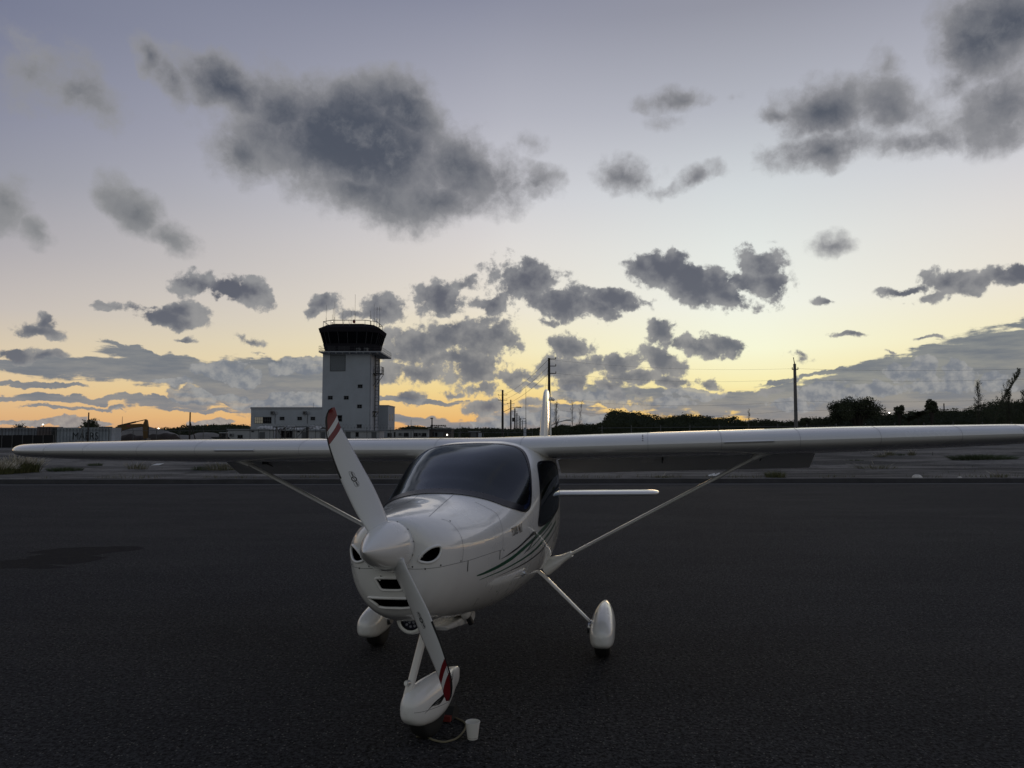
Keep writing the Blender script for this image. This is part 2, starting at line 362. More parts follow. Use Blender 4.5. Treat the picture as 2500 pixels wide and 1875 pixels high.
# ================================================================== the aeroplane
YAW = R_(10.0); BANK = R_(1.1)
plane = empty('light_aircraft', (-0.216, 6.906, 0), -YAW, label='white high-wing single-engine light aircraft with two-blade propeller parked on the dark apron', category='aircraft')
PM = Matrix.Translation((-0.216, 6.906, 0)) @ Matrix.Rotation(-YAW, 4, 'Z')
BC = Vector((0, 0, 1.3))
BM_ = Matrix.Translation(BC) @ Matrix.Rotation(-BANK, 4, 'Y') @ Matrix.Translation(-BC)
TOL = (PM @ BM_).inverted()
def body(o):                                     # things fixed to the body lean with it
    o.matrix_local = BM_; return o
def pray(px, py):
    """a line of sight in the aircraft's own frame"""
    o_ = TOL @ Vector((0, 0, CAM_H)); d = (TOL.to_3x3() @ ray(px, py)).normalized(); return o_, d
def on_axis(px, py, ax, v):
    o_, d = pray(px, py); t = (v - o_[ax]) / d[ax]; return o_ + d * t

# ---- fuselage skin: superellipse sections
ST = [  # Y, top, bottom, halfwidth, z of widest, n_upper, n_lower
 (-2.640, 1.412, 1.120, 0.140, 1.275, 2.0, 2.0),
 (-2.625, 1.420, 1.030, 0.185, 1.265, 2.0, 2.0),
 (-2.600, 1.427, 0.960, 0.222, 1.250, 2.0, 2.1),
 (-2.550, 1.434, 0.895, 0.262, 1.235, 2.0, 2.2),
 (-2.450, 1.442, 0.835, 0.312, 1.220, 2.0, 2.25),
 (-2.300, 1.450, 0.785, 0.358, 1.205, 2.0, 2.3),
 (-2.100, 1.458, 0.740, 0.405, 1.195, 2.0, 2.35),
 (-1.700, 1.495, 0.675, 0.480, 1.180, 2.1, 2.4),
 (-1.400, 1.580, 0.632, 0.530, 1.180, 2.15, 2.45),
 (-1.100, 1.675, 0.602, 0.570, 1.190, 2.35, 2.5),
 (-0.800, 1.755, 0.583, 0.600, 1.200, 2.8, 2.5),
 (-0.450, 1.818, 0.570, 0.622, 1.205, 3.6, 2.5),
 ( 0.000, 1.852, 0.565, 0.632, 1.205, 4.2, 2.5),
 ( 0.300, 1.855, 0.575, 0.612, 1.205, 4.2, 2.5),
 ( 0.600, 1.835, 0.600, 0.577, 1.200, 3.8, 2.5),
 ( 1.000, 1.760, 0.650, 0.515, 1.190, 3.2, 2.5),
 ( 1.600, 1.600, 0.735, 0.410, 1.170, 2.6, 2.4),
 ( 2.400, 1.430, 0.840, 0.280, 1.140, 2.3, 2.3),
 ( 3.400, 1.300, 0.940, 0.165, 1.110, 2.2, 2.2),
 ( 4.300, 1.220, 1.000, 0.070, 1.100, 2.0, 2.0),
 ( 4.450, 1.180, 1.040, 0.030, 1.100, 2.0, 2.0)]
STA = np.array(ST)
def pchip(x, y, xi):
    h = np.diff(x); d = np.diff(y) / h; m = np.zeros_like(y)
    m[1:-1] = np.where(d[:-1] * d[1:] > 0, (3 * (h[1:] + h[:-1])) / ((2 * h[1:] + h[:-1]) / np.where(d[:-1] == 0, 1, d[:-1]) + (h[1:] + 2 * h[:-1]) / np.where(d[1:] == 0, 1, d[1:])), 0)
    m[0] = d[0]; m[-1] = d[-1]
    i = np.clip(np.searchsorted(x, xi) - 1, 0, len(x) - 2); t = (xi - x[i]) / h[i]
    return ((2*t**3 - 3*t**2 + 1) * y[i] + (t**3 - 2*t**2 + t) * h[i] * m[i] + (-2*t**3 + 3*t**2) * y[i+1] + (t**3 - t**2) * h[i] * m[i+1])
def crom(x, y, xi):                              # smooth (C1) interpolation through the stations
    m = np.gradient(y, x); h = np.diff(x)
    i = np.clip(np.searchsorted(x, xi) - 1, 0, len(x) - 2); t = (xi - x[i]) / h[i]
    return ((2*t**3 - 3*t**2 + 1) * y[i] + (t**3 - 2*t**2 + t) * h[i] * m[i] + (-2*t**3 + 3*t**2) * y[i+1] + (t**3 - t**2) * h[i] * m[i+1])
NT = 240
def ring(Y, inset=0.0):
    p = [crom(STA[:, 0], STA[:, k], np.array([Y]))[0] for k in range(1, 7)]
    top, bot, w, zc, nu, nl = p
    top -= inset; bot += inset; w = max(w - inset, 0.005)
    # arc-length spaced angles
    t = np.linspace(0, 2 * math.pi, 1441)[:-1]
    c, s_ = np.cos(t), np.sin(t); n_ = np.where(s_ >= 0, nu, nl)
    x = w * np.sign(c) * np.abs(c) ** (2 / n_); z = zc + np.where(s_ >= 0, top - zc, zc - bot) * np.sign(s_) * np.abs(s_) ** (2 / n_)
    P_ = np.stack([x, z], 1); dl = np.linalg.norm(np.roll(P_, -1, 0) - P_, axis=1); cum = np.concatenate([[0], np.cumsum(dl)])
    tgt = np.linspace(0, cum[-1], NT + 1)[:-1]
    xc = np.interp(tgt, cum, np.append(x, x[0])); zc2 = np.interp(tgt, cum, np.append(z, z[0]))
    return [(float(a), float(Y), float(b)) for a, b in zip(xc, zc2)]
Ys = list(np.concatenate([[-2.64, -2.637, -2.632], np.arange(-2.625, -2.2, 0.008), np.arange(-2.2, -1.8, 0.012), np.arange(-1.8, 1.0, 0.016), np.arange(1.0, 4.46, 0.06)]))
RINGS = [ring(y) for y in Ys]
SV, SF = loft(RINGS, True)
BVH = BVHTree.FromPolygons([Vector(v) for v in SV], SF)
def skin(px, py, off=0.0):
    """where a line of sight meets the skin"""
    o_, d = pray(px, py); h = BVH.ray_cast(o_, d)
    if h[0] is None:
        h = BVH.find_nearest(o_ + d * 6.5); return h[0] + h[1] * off
    n_ = h[1] if h[1].dot(d) < 0 else -h[1]
    return h[0] + n_ * off
def side(Y, Z, off=0.0, sgn=1):
    h = BVH.ray_cast(Vector((3 * sgn, Y, Z)), Vector((-sgn, 0, 0)))
    if h[0] is None: h = BVH.find_nearest(Vector((0.6 * sgn, Y, Z)))
    n_ = h[1] if h[1].x * sgn > 0 else -h[1]
    return h[0] + n_ * off
def press(p, off):                              # push a point onto the skin
    h = BVH.find_nearest(Vector(p)); n_ = h[1]
    if n_.dot(Vector(p) - Vector((0, p[1], 1.2))) < 0: n_ = -n_
    return h[0] + n_ * off
def smooth_closed(pts, sub=6):
    n = len(pts); out = []
    for i in range(n):
        p0, p1, p2, p3 = pts[i - 1], pts[i], pts[(i + 1) % n], pts[(i + 2) % n]
        for k in range(sub):
            t = k / sub
            out.append(0.5 * ((2 * p1) + (p2 - p0) * t + (2 * p0 - 5 * p1 + 4 * p2 - p3) * t * t + (3 * p1 - p0 - 3 * p2 + p3) * t ** 3))
    return out
def smooth_open(pts, sub=6):
    n = len(pts); out = []
    for i in range(n - 1):
        p0, p1, p2, p3 = pts[max(i - 1, 0)], pts[i], pts[i + 1], pts[min(i + 2, n - 1)]
        for k in range(sub):
            t = k / sub
            out.append(0.5 * ((2 * p1) + (p2 - p0) * t + (2 * p0 - 5 * p1 + 4 * p2 - p3) * t * t + (3 * p1 - p0 - 3 * p2 + p3) * t ** 3))
    out.append(pts[-1]); return out
# ---- openings, given as closed outlines on the skin
def mir(pts): return [Vector((-p.x, p.y, p.z)) for p in pts]
ws_px = [(1166,1082.5),(1205,1083),(1240,1086),(1262,1091),(1279,1102),(1290,1124),(1295,1150),(1297,1185),(1297,1215),(1294,1238),(1286,1249),(1276,1250),(1255,1244),(1225,1234),(1180,1219),(1145,1211.5),(1108,1207),(1068,1205.5)]
half = [skin(*p) for p in ws_px]; half[0].x = 0; half[-1].x = 0
WS = smooth_closed([press(p, 0) for p in (half + mir(half[1:-1])[::-1])], 6)
sw = [(-0.60,1.635),(-0.70,1.55),(-0.80,1.43),(-0.90,1.30),(-0.955,1.215),(-0.925,1.185),(-0.80,1.175),(-0.50,1.185),(-0.15,1.225),(-0.02,1.262),(0.10,1.36),(0.15,1.48),(0.10,1.58),(-0.02,1.63),(-0.22,1.655),(-0.50,1.66)]
SWR = smooth_closed([side(y, z) for y, z in sw], 6); SWL = mir(SWR)
in_px = [(1022.6,1367),(1031,1353.5),(1045.5,1341),(1060,1334.6),(1072.5,1333.3),(1076.5,1339),(1075,1350),(1069,1361),(1058,1370),(1045.5,1373.5),(1031,1371.8)]
INR = smooth_closed([skin(*p) for p in in_px], 5); INL = mir(INR)
def slot(xl, xr_top, zt, zb, skew):
    """a rounded intake below the spinner: half width at bottom / top, heights"""
    P_ = [(-xl, zt - 0.012), (-xl + 0.012, zt), (0, zt + 0.002), (xl - 0.012, zt), (xl, zt - 0.012), (xl - skew * 0.5, (zt + zb) / 2), (xl - skew, zb + 0.012), (xl - skew - 0.014, zb), (0, zb - 0.002), (-xl + skew + 0.014, zb), (-xl + skew, zb + 0.012), (-xl + skew * 0.5, (zt + zb) / 2)]
    out = []
    for x, z in P_:
        h = BVH.ray_cast(Vector((x, -4, z)), Vector((0, 1, 0))); out.append(h[0] if h[0] is not None else Vector((x, -2.5, z)))
    return smooth_closed(out, 4)
IN1 = slot(0.088, 0, 1.100, 1.036, 0.022)
IN2 = slot(0.146, 0, 0.985, 0.930, 0.045)
def inside(poly, x, z):
    c = False; j = len(poly) - 1
    for i in range(len(poly)):
        if (poly[i][1] > z) != (poly[j][1] > z) and x < (poly[j][0] - poly[i][0]) * (z - poly[i][1]) / (poly[j][1] - poly[i][1]) + poly[i][0]: c = not c
        j = i
    return c
cen = [Vector(SV[f[0]]) * 0.25 + Vector(SV[f[1]]) * 0.25 + Vector(SV[f[2]]) * 0.25 + Vector(SV[f[3]]) * 0.25 if len(f) == 4 else Vector((9, 9, 9)) for f in SF]
wsf = [(p.x, p.y) for p in WS]
def cut_of(c):
    if c.y < -2.2:
        if c.z > 0.9 and any(inside([(p.x, p.z) for p in q], c.x, c.z) for q in (INR, INL, IN1, IN2)) : return 1
    elif -1.85 < c.y < 0.6:
        if abs(c.x) > 0.3 and c.z < 1.75 and inside(SWyz, c.y, c.z): return 2
        if c.z > 1.18 and c.y < -0.3 and inside(wsf, c.x, c.y): return 3
    return 0
SWyz = [(p.y, p.z) for p in SWR]
def shrink(poly, k):
    cx = sum(p[0] for p in poly) / len(poly); cy = sum(p[1] for p in poly) / len(poly)
    return [((p[0] - cx) * k + cx, (p[1] - cy) * k + cy) for p in poly]
SWyz = shrink(SWyz, 0.965); wsf = shrink(wsf, 0.975)
cuts = [cut_of(c) for c in cen]
KF = [f for f, k in zip(SF, cuts) if not k]
fus = body(mesh('fuselage', SV, KF, PAINT, plane, smooth=True))
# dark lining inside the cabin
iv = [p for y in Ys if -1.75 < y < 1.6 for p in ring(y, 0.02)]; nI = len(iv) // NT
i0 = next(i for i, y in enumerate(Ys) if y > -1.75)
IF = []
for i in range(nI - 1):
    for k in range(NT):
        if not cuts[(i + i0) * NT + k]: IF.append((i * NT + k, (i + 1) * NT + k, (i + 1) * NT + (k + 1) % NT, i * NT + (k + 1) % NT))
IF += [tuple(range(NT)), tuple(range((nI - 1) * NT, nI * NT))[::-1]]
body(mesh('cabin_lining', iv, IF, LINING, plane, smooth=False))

def patch(outline, off, rings_n=14, inner=0.0, proj=None, grow=1.0):
    """sheet on the skin filling an outline, from its centre (or from inner fraction) outwards"""
    c = sum(outline, Vector()) / len(outline); n = len(outline); V = []; F = []
    ks = [inner + (1 - inner) * i / rings_n for i in range(rings_n + 1)] if inner > 0 else [i / rings_n for i in range(1, rings_n + 1)]
    for k in ks:
        for p in outline: V.append(press(c + (p - c) * (k * grow), off))
    m = len(ks)
    for i in range(m - 1):
        for j in range(n): F.append((i * n + j, i * n + (j + 1) % n, (i + 1) * n + (j + 1) % n, (i + 1) * n + j))
    if inner == 0: F.append(tuple(range(n)))
    return V, F
def on_plate(name, outline, off, m, rings_n=14, inner=0.0, grow=1.0):
    V, F = patch(outline, off, rings_n, inner, None, grow)
    o = mesh(name, V, F, m, plane, smooth=True); bm = bmesh.new(); bm.from_mesh(o.data); bmesh.ops.recalc_face_normals(bm, faces=bm.faces); bm.to_mesh(o.data); bm.free()
    return body(o)
wsd = on_plate('windshield', WS, 0.003, GLASS, 30)
bnd = on_plate('windshield_band', WS, 0.0055, SEAL, 3, inner=0.945); 
# deeper opaque band along the lower edge
low = [half[i] for i in range(11, len(half))]
lowp = smooth_open([Vector(p) for p in low], 5)
lowf = lowp[:-1] + mir(lowp)[::-1]
cws = sum(WS, Vector()) / len(WS)
Vb = []; 
for k in range(6):
    for i, p in enumerate(lowf):
        u = abs(i / (len(lowf) - 1) - 0.5) * 2
        dirv = Vector((0, 0.105 * (1 - 0.35 * u), 0)) * (k / 5)
        Vb.append(press(Vector(p) + dirv + Vector((-p.x * 0.03 * k / 5, 0, 0.03 * k / 5)), 0.0045))
nb = len(lowf); Fb = [(i * nb + j, i * nb + j + 1, (i + 1) * nb + j + 1, (i + 1) * nb + j) for i in range(5) for j in range(nb - 1)]
body(mesh('windshield_sill', Vb, Fb, SEAL, plane, smooth=True))
for q in (SWR, SWL):
    on_plate('side_window', q, 0.003, SGLASS, 16); on_plate('window_band', q, 0.005, SEAL, 3, inner=0.93)
# rounded lips and ducts of the intakes
def duct(outline, name, r, depth, n=8):
    c = sum(outline, Vector()) / len(outline)
    mb = MB(); mb.tube([press(c + (p - c) * 1.02, 0.001) for p in outline], r, n, closed=True)
    lip = body(mb.build(name + '_lip', PAINT, plane, smooth=True))
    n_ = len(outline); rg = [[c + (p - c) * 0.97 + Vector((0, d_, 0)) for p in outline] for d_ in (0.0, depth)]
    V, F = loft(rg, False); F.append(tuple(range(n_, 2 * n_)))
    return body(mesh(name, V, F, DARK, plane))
duct(INR, 'cooling_inlet', 0.008, 0.16); duct(INL, 'cooling_inlet', 0.008, 0.16)
duct(IN1, 'air_intake', 0.008, 0.16); duct(IN2, 'air_intake', 0.008, 0.16)

# ---- stripes, seams, lettering printed on the skin
def ribbon(pts, widths, off, sub=5):
    """pts: image-traced centre line laid on the skin; widths in metres"""
    c = smooth_open([Vector((x, y, 0)) for x, y in pts], sub)
    wv = np.interp(np.linspace(0, 1, len(c)), np.linspace(0, 1, len(widths)), widths)
    q = [skin(p.x, p.y, 0) for p in c]; V = []
    for i, p in enumerate(q):
        t = (q[min(i + 1, len(q) - 1)] - q[max(i - 1, 0)]).normalized()
        h = BVH.find_nearest(p); n_ = h[1] if h[1].dot(p - Vector((0, p.y, 1.2))) > 0 else -h[1]
        s_ = t.cross(n_).normalized()
        for e in (-1, 0, 1): V.append(press(p + s_ * e * wv[i] / 2, off))
    F = [(3 * i + a, 3 * i + a + 1, 3 * i + a + 4, 3 * i + a + 3) for i in range(len(q) - 1) for a in (0, 1)]
    return V, F
def both(name, V, F, m, **k):
    body(mesh(name, V, F, m, plane, smooth=True, **k))
    body(mesh(name, [(-v[0], v[1], v[2]) for v in V], [f[::-1] for f in F], m, plane, smooth=True, **k))
mm = 0.001
stripes = [
 (GREEN, [(1164,1405.5),(1180,1400),(1200,1391),(1222,1380),(1249,1363),(1273.6,1343),(1293.7,1325),(1307,1312),(1325,1292),(1343,1272),(1355,1254)], [6.9*mm,18.9*mm,25.8*mm,27.5*mm,27.5*mm,25.8*mm,22.4*mm], 0.0012),
 (BLACK, [(1223,1365),(1233,1359),(1245,1351),(1267,1335),(1286,1317),(1297,1306),(1304,1301),(1308,1302),(1307,1308),(1302,1319),(1293,1336),(1284,1346),(1279,1352)], [1.7*mm,6.0*mm,11.2*mm,13.8*mm,17.2*mm,25.8*mm,22.4*mm,13.8*mm,12.9*mm,10.3*mm,8.6*mm,0.9*mm], 0.0024),
 (GREEN, [(1170,1416),(1200,1403.5),(1225,1393),(1260,1374),(1290,1355),(1312,1336),(1330,1315),(1345,1295),(1357,1272)], [2.6*mm,7.7*mm,10.3*mm,15.5*mm,22.4*mm,25.8*mm,22.4*mm], 0.0012),
 (BLACK, [(1210,1409),(1240,1395.5),(1270,1381),(1295,1366),(1318,1347),(1338,1322),(1350,1303),(1360,1283)], [0.9*mm,5.2*mm,9.5*mm,12.9*mm,12.9*mm,12.0*mm,8.6*mm], 0.0012),
 (GREEN, [(1287,1346),(1300,1334),(1320,1312),(1335,1294),(1347,1277)], [1.7*mm,7.7*mm,12.0*mm,12.0*mm], 0.0012),
 (BLACK, [(1336,1309),(1331.6,1323),(1325,1343),(1316,1363)], [0.9*mm,6.0*mm,10.3*mm,7.7*mm,0.9*mm], 0.0024),
 (BLACK, [(1292,1330),(1310,1313),(1330,1292),(1344,1273),(1353,1252)], [0.9*mm,6.0*mm,9.5*mm,9.5*mm,4.3*mm], 0.0018),
 (BLACK, [(1343,1353),(1351,1332),(1357,1309),(1360,1290)], [0.9*mm,8.6*mm,12.0*mm,1.7*mm], 0.0024)]
for m_, pts, w_, off in stripes:
    V, F = ribbon(pts, w_, off); both('side_stripe', V, F, m_)
seams = [[(1047,1261.5),(1077,1234),(1107,1208)],
 [(1078,1267.5),(1090,1271),(1101,1278),(1112,1289),(1120,1300),(1127,1314),(1130.5,1335),(1130,1355),(1128,1372)],
 [(995,1388.5),(1013,1389.5),(1031,1389),(1055,1387),(1076,1384),(1103,1378),(1128.5,1372),(1150,1366.5),(1175.5,1358),(1200,1350),(1217,1344.5)],
 [(1217,1344.5),(1226,1341),(1228,1320),(1226,1290),(1216,1260),(1200,1246),(1160,1226)],
 [(1248,1429),(1254,1410),(1283,1404),(1316,1386)]]
for sm in seams:
    V, F = ribbon(sm, [2.6*mm] * 3, 0.0009); both('panel_seam', V, F, SEAM)
for a, b in (((1221,1343),(1219.5,1366)), ((1142.5,1369),(1141,1395))):
    V, F = ribbon([a, ((a[0]+b[0])/2, (a[1]+b[1])/2), b], [9*mm]*3, 0.0014, 2); both('cowl_latch', V, F, SLOT)
for px, py in [(1099,1272),(1125,1369.5),(1076,1380),(1007,1384),(1230,1343.5),(1213,1444),(1193,1476),(1038,1389)]:
    p = skin(px, py, 0.0); h = BVH.find_nearest(p); n_ = h[1] if h[1].dot(p - Vector((0, p.y, 1.2))) > 0 else -h[1]
    mb = MB(); mb.cyl(p - n_ * 0.003, p + n_ * 0.0022, 0.0055, 0.0045, 10); o = body(mb.build('fastener', SLOT, plane))
    o2 = body(link('fastener', mb.build('fastener', SLOT).data, plane)); o2.data = o2.data.copy()
    for v in o2.data.vertices: v.co.x = -v.co.x
for o in [o for o in COL.objects if o.name.startswith('fastener') and o.parent is None]: bpy.data.objects.remove(o)
# model lettering on the left cowl side
Vt, Ft = text_mesh('P2008 MkII', 1.0, shear=0.25, bold=0.012)
xs = [v.x for v in Vt]; wtxt = max(xs) - min(xs)
A = skin(1250, 1309.5); B = skin(1276, 1297); up_ = Vector((0, 0, 1))
ex_ = (B - A); hgt = 0.058
def lettering(name, Vt, Ft, A, B, h, m, sgn):
    ex = (B - A); k = ex.length / wtxt; ez = Vector((0, 0, 1)); V = []
    for v in Vt:
        q = press(A + ex * ((v.x - min(xs)) / wtxt) + ez * (v.y * h / 0.72), 0.0012)
        V.append((q.x * sgn, q.y, q.z))
    return body(mesh(name, V, Ft, m, plane))
lettering('lettering', Vt, Ft, A, B, hgt, BLACK, 1)
A2 = A + ex_; B2 = A
def flip():
    V = []
    for v in Vt:
        q = press(A2 - ex_ * ((v.x - min(xs)) / wtxt) + Vector((0, 0, 1)) * (v.y * hgt / 0.72), 0.0012); V.append((-q.x, q.y, q.z))
    body(mesh('lettering', V, Ft, BLACK, plane))
flip()
# filler knob and clip on the lower side
for sg in (1, -1):
    p = skin(1278, 1399, 0.0); h = BVH.find_nearest(p); n_ = h[1] if h[1].dot(p - Vector((0, p.y, 1.2))) > 0 else -h[1]
    mb = MB(); mb.cyl(p, p + n_ * 0.012, 0.016, 0.013, 14); mb.cyl(p + n_ * 0.012, p + n_ * 0.026, 0.006, 0.009, 10)
    mb.box(p + Vector((-0.006, -0.05, -0.02)), p + Vector((0.004, -0.01, -0.008)))
    V = [(v[0] * sg, v[1], v[2]) for v in mb.V]; mb.V = V
    body(smooth_angle(mb.build('drain_knob', METAL, plane)))
# ---- cabin inside
mb = MB(); mb.box((-0.44, -1.35, 0.95), (0.44, -1.15, 1.30)); mb.prism([(-1.62, 1.30), (-1.10, 1.36), (-1.10, 1.33), (-1.62, 1.25)], 0, -0.40, 0.40)
body(mb.build('instrument_panel', LINING, plane))
for sx in (-0.25, 0.25):
    sb = MB()
    prof = [(-0.62, 0.86), (-0.16, 0.82), (0.06, 1.42), (-0.02, 1.46), (-0.26, 0.98), (-0.62, 1.00)]
    sb.prism([(y, z) for y, z in prof], 0, sx - 0.2, sx + 0.2); sb.box((sx - 0.12, -0.02, 1.47), (sx + 0.12, 0.06, 1.64))
    o = body(sb.build('seat', SEATM, plane))
    bv = o.modifiers.new('bevel', 'BEVEL'); bv.width = 0.03; bv.segments = 3
    hs = MB(); hs.tube([(sx - 0.02, -1.14, 1.12), (sx - 0.02, -1.02, 1.14)], 0.012); hs.tube([(sx + 0.11 * math.cos(t), -1.0, 1.14 + 0.09 * math.sin(t)) for t in np.linspace(R_(-20), R_(200), 12)], 0.014)
    body(hs.build('control_yoke', LINING, plane, smooth=True))

# ---- spinner and propeller
HUB = Vector((0, -2.72, 1.283)); AXIS = (Vector((0, -3.052, 1.304)) - Vector((0, -2.642, 1.277))).normalized()
SB = Vector((0, -2.642, 1.277)); u_ = Vector((1, 0, 0)); w_ = AXIS.cross(u_).normalized()
sr = []; nS = 64
for s_ in [0, 0.002, 0.01, 0.03, 0.06, 0.1, 0.15, 0.21, 0.28, 0.36, 0.45, 0.55, 0.65, 0.75, 0.85, 0.93, 1.0]:
    r = 0.142 * (1 - (1 - s_) ** 1.55) ** 0.93 if s_ > 0 else 0.0008
    c = SB + AXIS * (0.411 * (1 - s_)); sr.append([c + (u_ * math.cos(t) + w_ * math.sin(t)) * r for t in np.linspace(0, 2 * math.pi, nS + 1)[:-1]])
V, F = loft(sr, True); spin = body(MB().add(V, F).build('spinner', PAINT, plane, smooth=True))
for t in np.linspace(0, 2 * math.pi, 13)[:-1]:
    dr = u_ * math.cos(t + 0.2) + w_ * math.sin(t + 0.2); p = SB + AXIS * 0.014 + dr * 0.1405
    mb = MB(); mb.cyl(p, p + dr * 0.0025, 0.004, n=8); body(mb.build('spinner_screw', SLOT, spin)).matrix_local = Matrix()
mb = MB(); mb.cyl(SB - AXIS * 0.012, SB - AXIS * 0.002, 0.141, n=48); body(smooth_angle(mb.build('spinner_backplate', METAL, plane)))

def prop_mat():
    m = bpy.data.materials.new('blade_paint'); m.use_nodes = True; nt = m.node_tree; b = nt.nodes['Principled BSDF']
    b.inputs['Roughness'].default_value = 0.35; b.inputs['Coat Weight'].default_value = 0.5; b.inputs['Coat Roughness'].default_value = 0.2
    uv = nt.nodes.new('ShaderNodeUVMap'); uv.uv_map = 'UVMap'; sp = nt.nodes.new('ShaderNodeSeparateXYZ'); nt.links.new(uv.outputs[0], sp.inputs[0])
    def mth(op, a, b_=None):
        n = nt.nodes.new('ShaderNodeMath'); n.operation = op
        for i, v in enumerate((a, b_)):
            if v is None: continue
            if isinstance(v, (int, float)): n.inputs[i].default_value = v
            else: nt.links.new(v, n.inputs[i])
        return n.outputs[0]
    s = mth('ADD', sp.outputs[1], mth('MULTIPLY', sp.outputs[0], -0.135))     # v along the span + slant
    tip = mth('GREATER_THAN', s, 0.80); band = mth('MULTIPLY', mth('GREATER_THAN', s, 0.705), mth('LESS_THAN', s, 0.755))
    f = mth('MAXIMUM', tip, band)
    mx = nt.nodes.new('ShaderNodeMix'); mx.data_type = 'RGBA'; nt.links.new(f, mx.inputs[0]); mx.inputs[6].default_value = (0.70, 0.71, 0.71, 1); mx.inputs[7].default_value = (0.17, 0.008, 0.012, 1)
    nt.links.new(mx.outputs[2], b.inputs['Base Color']); return m
PROPM = prop_mat()
up_LE = [(903,1306),(888,1283),(867,1248),(844,1200),(828,1163),(813,1123),(799,1076),(795,1038),(795,1019),(802,1001),(811,995)]
up_TE = [(952,1288),(944,1262),(934,1236),(915,1194),(901,1167),(888,1144),(853,1080),(831,1040),(825,1022),(821,1005),(817,994)]
lo_LE = [(985,1362),(993,1385),(1015,1430),(1044,1487),(1060,1526),(1077,1569),(1091,1613),(1101,1649),(1104.5,1673),(1102.5,1698),(1097,1711)]
lo_TE = [(952,1375),(959,1392),(973,1424),(989,1455),(1010,1507),(1030,1559),(1050,1604),(1069,1650),(1077,1674),(1084,1698),(1089,1712)]
def resample(P_, n):
    P_ = smooth_open([Vector((a, b, 0)) for a, b in P_], 6); d = [0]
    for i in range(1, len(P_)): d.append(d[-1] + (P_[i] - P_[i - 1]).length)
    t = np.linspace(0, d[-1], n); return [(float(np.interp(q, d, [p.x for p in P_])), float(np.interp(q, d, [p.y for p in P_]))) for q in t]
af = [(1.0, 0.0), (0.9, 0.030), (0.75, 0.062), (0.55, 0.092), (0.35, 0.100), (0.18, 0.080), (0.07, 0.050), (0.02, 0.026), (0, 0), (0.02, -0.010), (0.07, -0.014), (0.18, -0.016), (0.35, -0.016), (0.55, -0.014), (0.75, -0.010), (0.9, -0.005)]
def blade(LEp, TEp, name):
    n = 34; a = resample(LEp, n); b = resample(TEp, n); rings = []; uvs = []
    for i in range(n):
        s_ = i / (n - 1); tw = 0.050 * (1 - s_) + 0.010
        le = on_axis(*a[i], 1, HUB.y - tw); te = on_axis(*b[i], 1, HUB.y + tw)
        ch = (te - le); span = (on_axis(*a[min(i + 1, n - 1)], 1, HUB.y) - on_axis(*a[max(i - 1, 0)], 1, HUB.y)).normalized()
        nrm = ch.cross(span).normalized()
        if nrm.y > 0: nrm = -nrm
        th = 1.25 if i < 3 else 1.0
        rings.append([le + ch * x - nrm * (y * ch.length * th * (1.0 + 0.5 * (1 - s_)) * -1) * 1.0 for x, y in af]); uvs.append(s_)
    V, F = loft(rings, True); o = body(MB().add(V, F).build(name, PROPM, plane, smooth=True))
    uvl = o.data.uv_layers.new(name='UVMap'); k = len(af)
    for p in o.data.polygons:
        for li in p.loop_indices:
            vi = o.data.loops[li].vertex_index; uvl.data[li].uv = (af[vi % k][0], uvs[vi // k])
    # black erosion strip down the outer leading edge
    V = []; rr = rings[15:]
    for r_ in rr:
        c = (r_[8] + r_[3]) / 2
        for j in (5, 6, 7, 8, 9, 10):
            q = r_[j]; V.append(r_[8] + (q - r_[8]) * 0.80 + (q - c).normalized() * 0.0012)
    nn = 6; F = [(i * nn + j, i * nn + j + 1, (i + 1) * nn + j + 1, (i + 1) * nn + j) for i in range(len(rr) - 1) for j in range(nn - 1)]
    body(MB().add(V, F).build('leading_edge_strip', BLACKE, o, smooth=True)).matrix_local = Matrix()
    return o, rings
